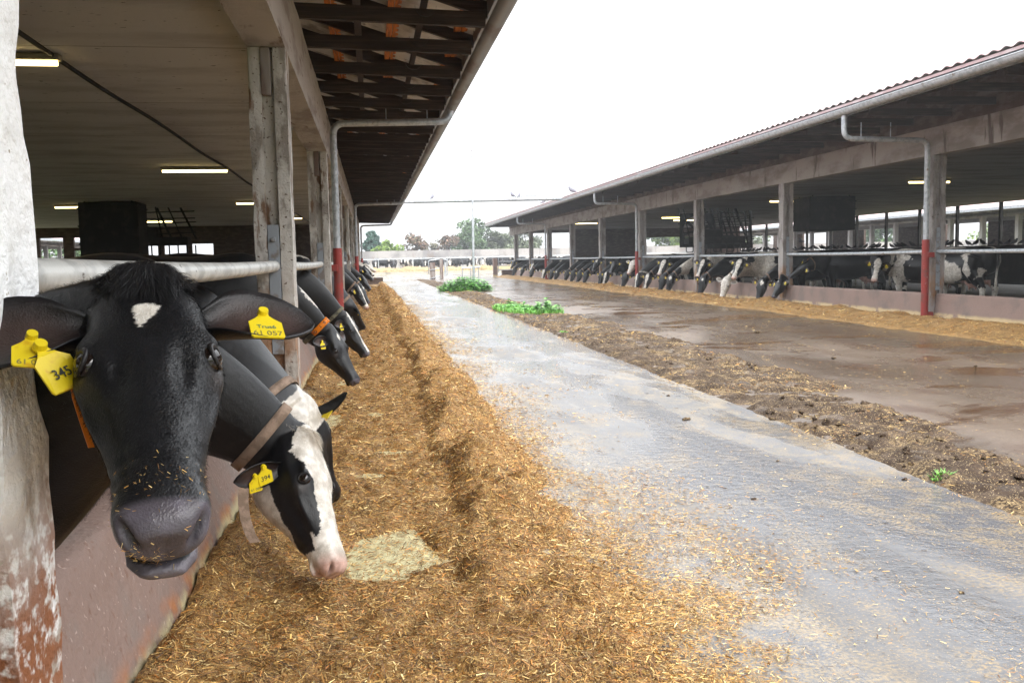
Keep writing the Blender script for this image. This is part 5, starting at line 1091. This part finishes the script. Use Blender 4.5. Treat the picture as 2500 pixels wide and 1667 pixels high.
rc('feeding cow with a wide white face stripe, below the cream-faced cow', 31.2, face='blaze', bw=.036, seed=149, body='mixed', thr=.3, collar='strap')
rc('feeding cow with a white edge to its face, right beside the second red guard', 32.3, face='blaze', bw=.028, seed=151, body='mixed', thr=.3, yaw=-.5)
rc('cream white cow with pale ears looking out by the second red guard', 33.6, 'up', face='white', body='white', seed=153, thr=-.3, tags=(-1,), muz='pink')
rc('all-black feeding cow left of the second red guard', 34.1, face='none', body='allblack', seed=157, collar='strap', collar_n=(10, 20))
rc('all-black cow facing the camera above the feeding black one', 36.2, 'up', face='none', body='allblack', seed=163)
rc('black cow with a white spot on its poll, right of the third post', 39.2, 'up', face='star', bw=.05, body='mixed', seed=167, thr=.2, dz=.05)
rc('feeding cow with a white triangle on its face, right of the third post', 37.0, face='blaze', bw=.03, seed=173, body='allblack')
rc('dark feeding cow half hidden beside the white-triangle cow', 37.75, face='none', seed=179, body='allblack')
for y, s, l in ((40.6, 181, 'first'), (41.9, 191, 'second'), (43.3, 193, 'third'), (44.7, 197, 'fourth')):
    rc('black cow, %s from right in the tight feeding group left of the third post' % l, y, face='none', seed=s, body='allblack', collar='strap', collar_n=(10, 20) if s == 181 else None)
rc('black feeding cow with a small white nose, left of the tight group of four', 47.2, face='star', bw=.03, seed=199, body='mixed', thr=.3)
rc('black feeding cow showing a yellow tag, farther left of the tight group of four', 48.5, face='none', seed=211, body='allblack')
rc('feeding cow with a white cheek, right of the farthest red guard', 50.8, face='wide', bw=.05, seed=223, body='mixed', thr=.15)
rc('cow with a white blaze raised above the feed, left of the farthest red guard', 55.3, 'up', face='blaze', bw=.04, seed=227, body='mixed', thr=.3, dz=-.15)
rc('black feeding cow with an orange plate, left of the farthest red guard', 54.8, face='none', seed=229, body='allblack', collar='strap', collar_n=(10, 20))
rc('dark feeding cow, second from the far end of the right barn', 58.2, face='star', seed=233, body='allblack', dz=.1)
rc('dark feeding cow, last at the far end of the right barn', 61.4, face='none', seed=239, body='allblack', dz=.1)
rc('black cow with raised head at the far end of the right barn', 62.9, 'up', face='none', seed=241, body='allblack')
for i, (x, y, h, s, b, t, l) in enumerate([(16.6, 27.5, .3, 301, 'mixed', .25, 'cow standing deep in the right barn, only its back showing beside the row of birds'), (14.2, 30.5, 2.6, 303, 'white', -.1, 'pale-backed cow standing inside the right barn behind the white-faced cow'), (13.9, 36.2, 2.9, 307, 'white', -.2, 'pale-backed cow standing inside the right barn below the round fan'),
        (13.6, 48.5, 2.8, 309, 'mixed', .1, 'dark cow standing inside the right barn behind the group of four'), (12.9, 24.6, 1.3, 315, 'white', -.05, 'patched cow standing sideways inside the right barn behind the middle post'), (12.6, 30.6, 1.8, 317, 'mixed', .0, 'patched cow standing sideways inside the right barn behind the broad-blazed cow'), (12.5, 34.6, 1.2, 319, 'white', -.15, 'pale cow standing inside the right barn behind the second red guard'), (12.6, 38.8, 1.7, 321, 'mixed', .1, 'dark cow standing inside the right barn behind the third post'),
        (-2.6, 8.9, .25, 311, 'mixed', .16, 'black cow with white stripes standing inside the left barn behind the rail'), (-3.0, 4.6, .1, 313, 'white', -.15, 'speckled white cow standing inside the left barn behind the staring cow')]):
    cw, sw = math.cos(h), math.sin(h); f = A(cw, sw, 0); p = A(x, y, 0)
    cow(l, (x, y), h, p + f * .85 + A(0, 0, 1.12), p + f * 1.16 + A(0, 0, .76), f * .5 + A(0, 0, .8), voxel=.03, body=b, seed=s, thr=t, face='blaze', squash=.97, tags=())
# ------------------------------------------------------------------ far pen cows: six built, the rest copied
kinds = []
for i, (b, t, fc, s) in enumerate([('allblack', .3, 'none', 401), ('mixed', .1, 'blaze', 403), ('mixed', .25, 'star', 405), ('white', -.1, 'wide', 407), ('allblack', .3, 'blaze', 409), ('mixed', .05, 'white', 411)]):
    dn = i in (0, 1, 4, 5); h = -PI / 2 if i != 2 else -PI / 2 + .9
    po, mu = ((0, -.86, .95), (0, -1.12, .55)) if dn else ((.1, -.8, 1.25), (.15, -1.15, .92))
    if i == 2: po, mu = (.55, -.62, 1.05), (.80, -.85, .66)
    o, _ = cow('far', (0, 0), h, po, mu, (0, -.7, .7), voxel=.035, body=b, seed=s, thr=t, face=fc, bw=.05, tags=(), ear=None); kinds.append(o)
used_k = set(); words = ['first', 'second', 'third', 'fourth', 'fifth', 'sixth', 'seventh', 'eighth', 'ninth', 'tenth', 'eleventh', 'twelfth', 'thirteenth', 'fourteenth', 'fifteenth', 'sixteenth', 'seventeenth', 'eighteenth', 'nineteenth', 'twentieth', 'twenty-first', 'twenty-second', 'twenty-third', 'twenty-fourth', 'twenty-fifth', 'twenty-sixth', 'twenty-seventh', 'twenty-eighth']
seq = [0, 0, 4, 2, 0, 3, 1, 0, 4, 2, 0, 5, 0, 2, 1, 5, 4, 0, 2, 0, 4, 1, 3, 0, 2, 1, 0, 4]; desc = ['all-black cow', 'black and white cow', 'dark cow standing askew', 'white-headed cow', 'black cow with a white stripe', 'pale-faced cow']
rr = random.Random(5); x = -1.6
for i, k in enumerate(seq):
    o = kinds[k] if k not in used_k else copy_tree(kinds[k]); used_k.add(k)
    o.location = (x, 99.1 + rr.uniform(-.2, .5), .12); o.rotation_euler = (0, 0, o.rotation_euler[2] + rr.uniform(-.25, .25)); o.scale = (1.12,) * 3 if False else (1.1, 1.1, 1.1)
    tag(o, '%s, %s from left in the distant pen row' % (desc[k], words[i]), 'cow', 'cows in the distant pen'); x += rr.uniform(.72, 1.12)

hz = MB(); hz.box(-110, 160, -25, 240, -1.06, 16); hm_ = bpy.data.materials.new('haze_air'); hm_.use_nodes = True; n_ = hm_.node_tree; n_.nodes.clear()
pv = N(n_, 'ShaderNodeVolumePrincipled', {'Color': rgba((.93, .96, 1.0)), 'Density': .0012, 'Anisotropy': .2}); N(n_, 'ShaderNodeOutputMaterial', {'Volume': pv.outputs[0]})
stuff(hz.build('haze', hm_))
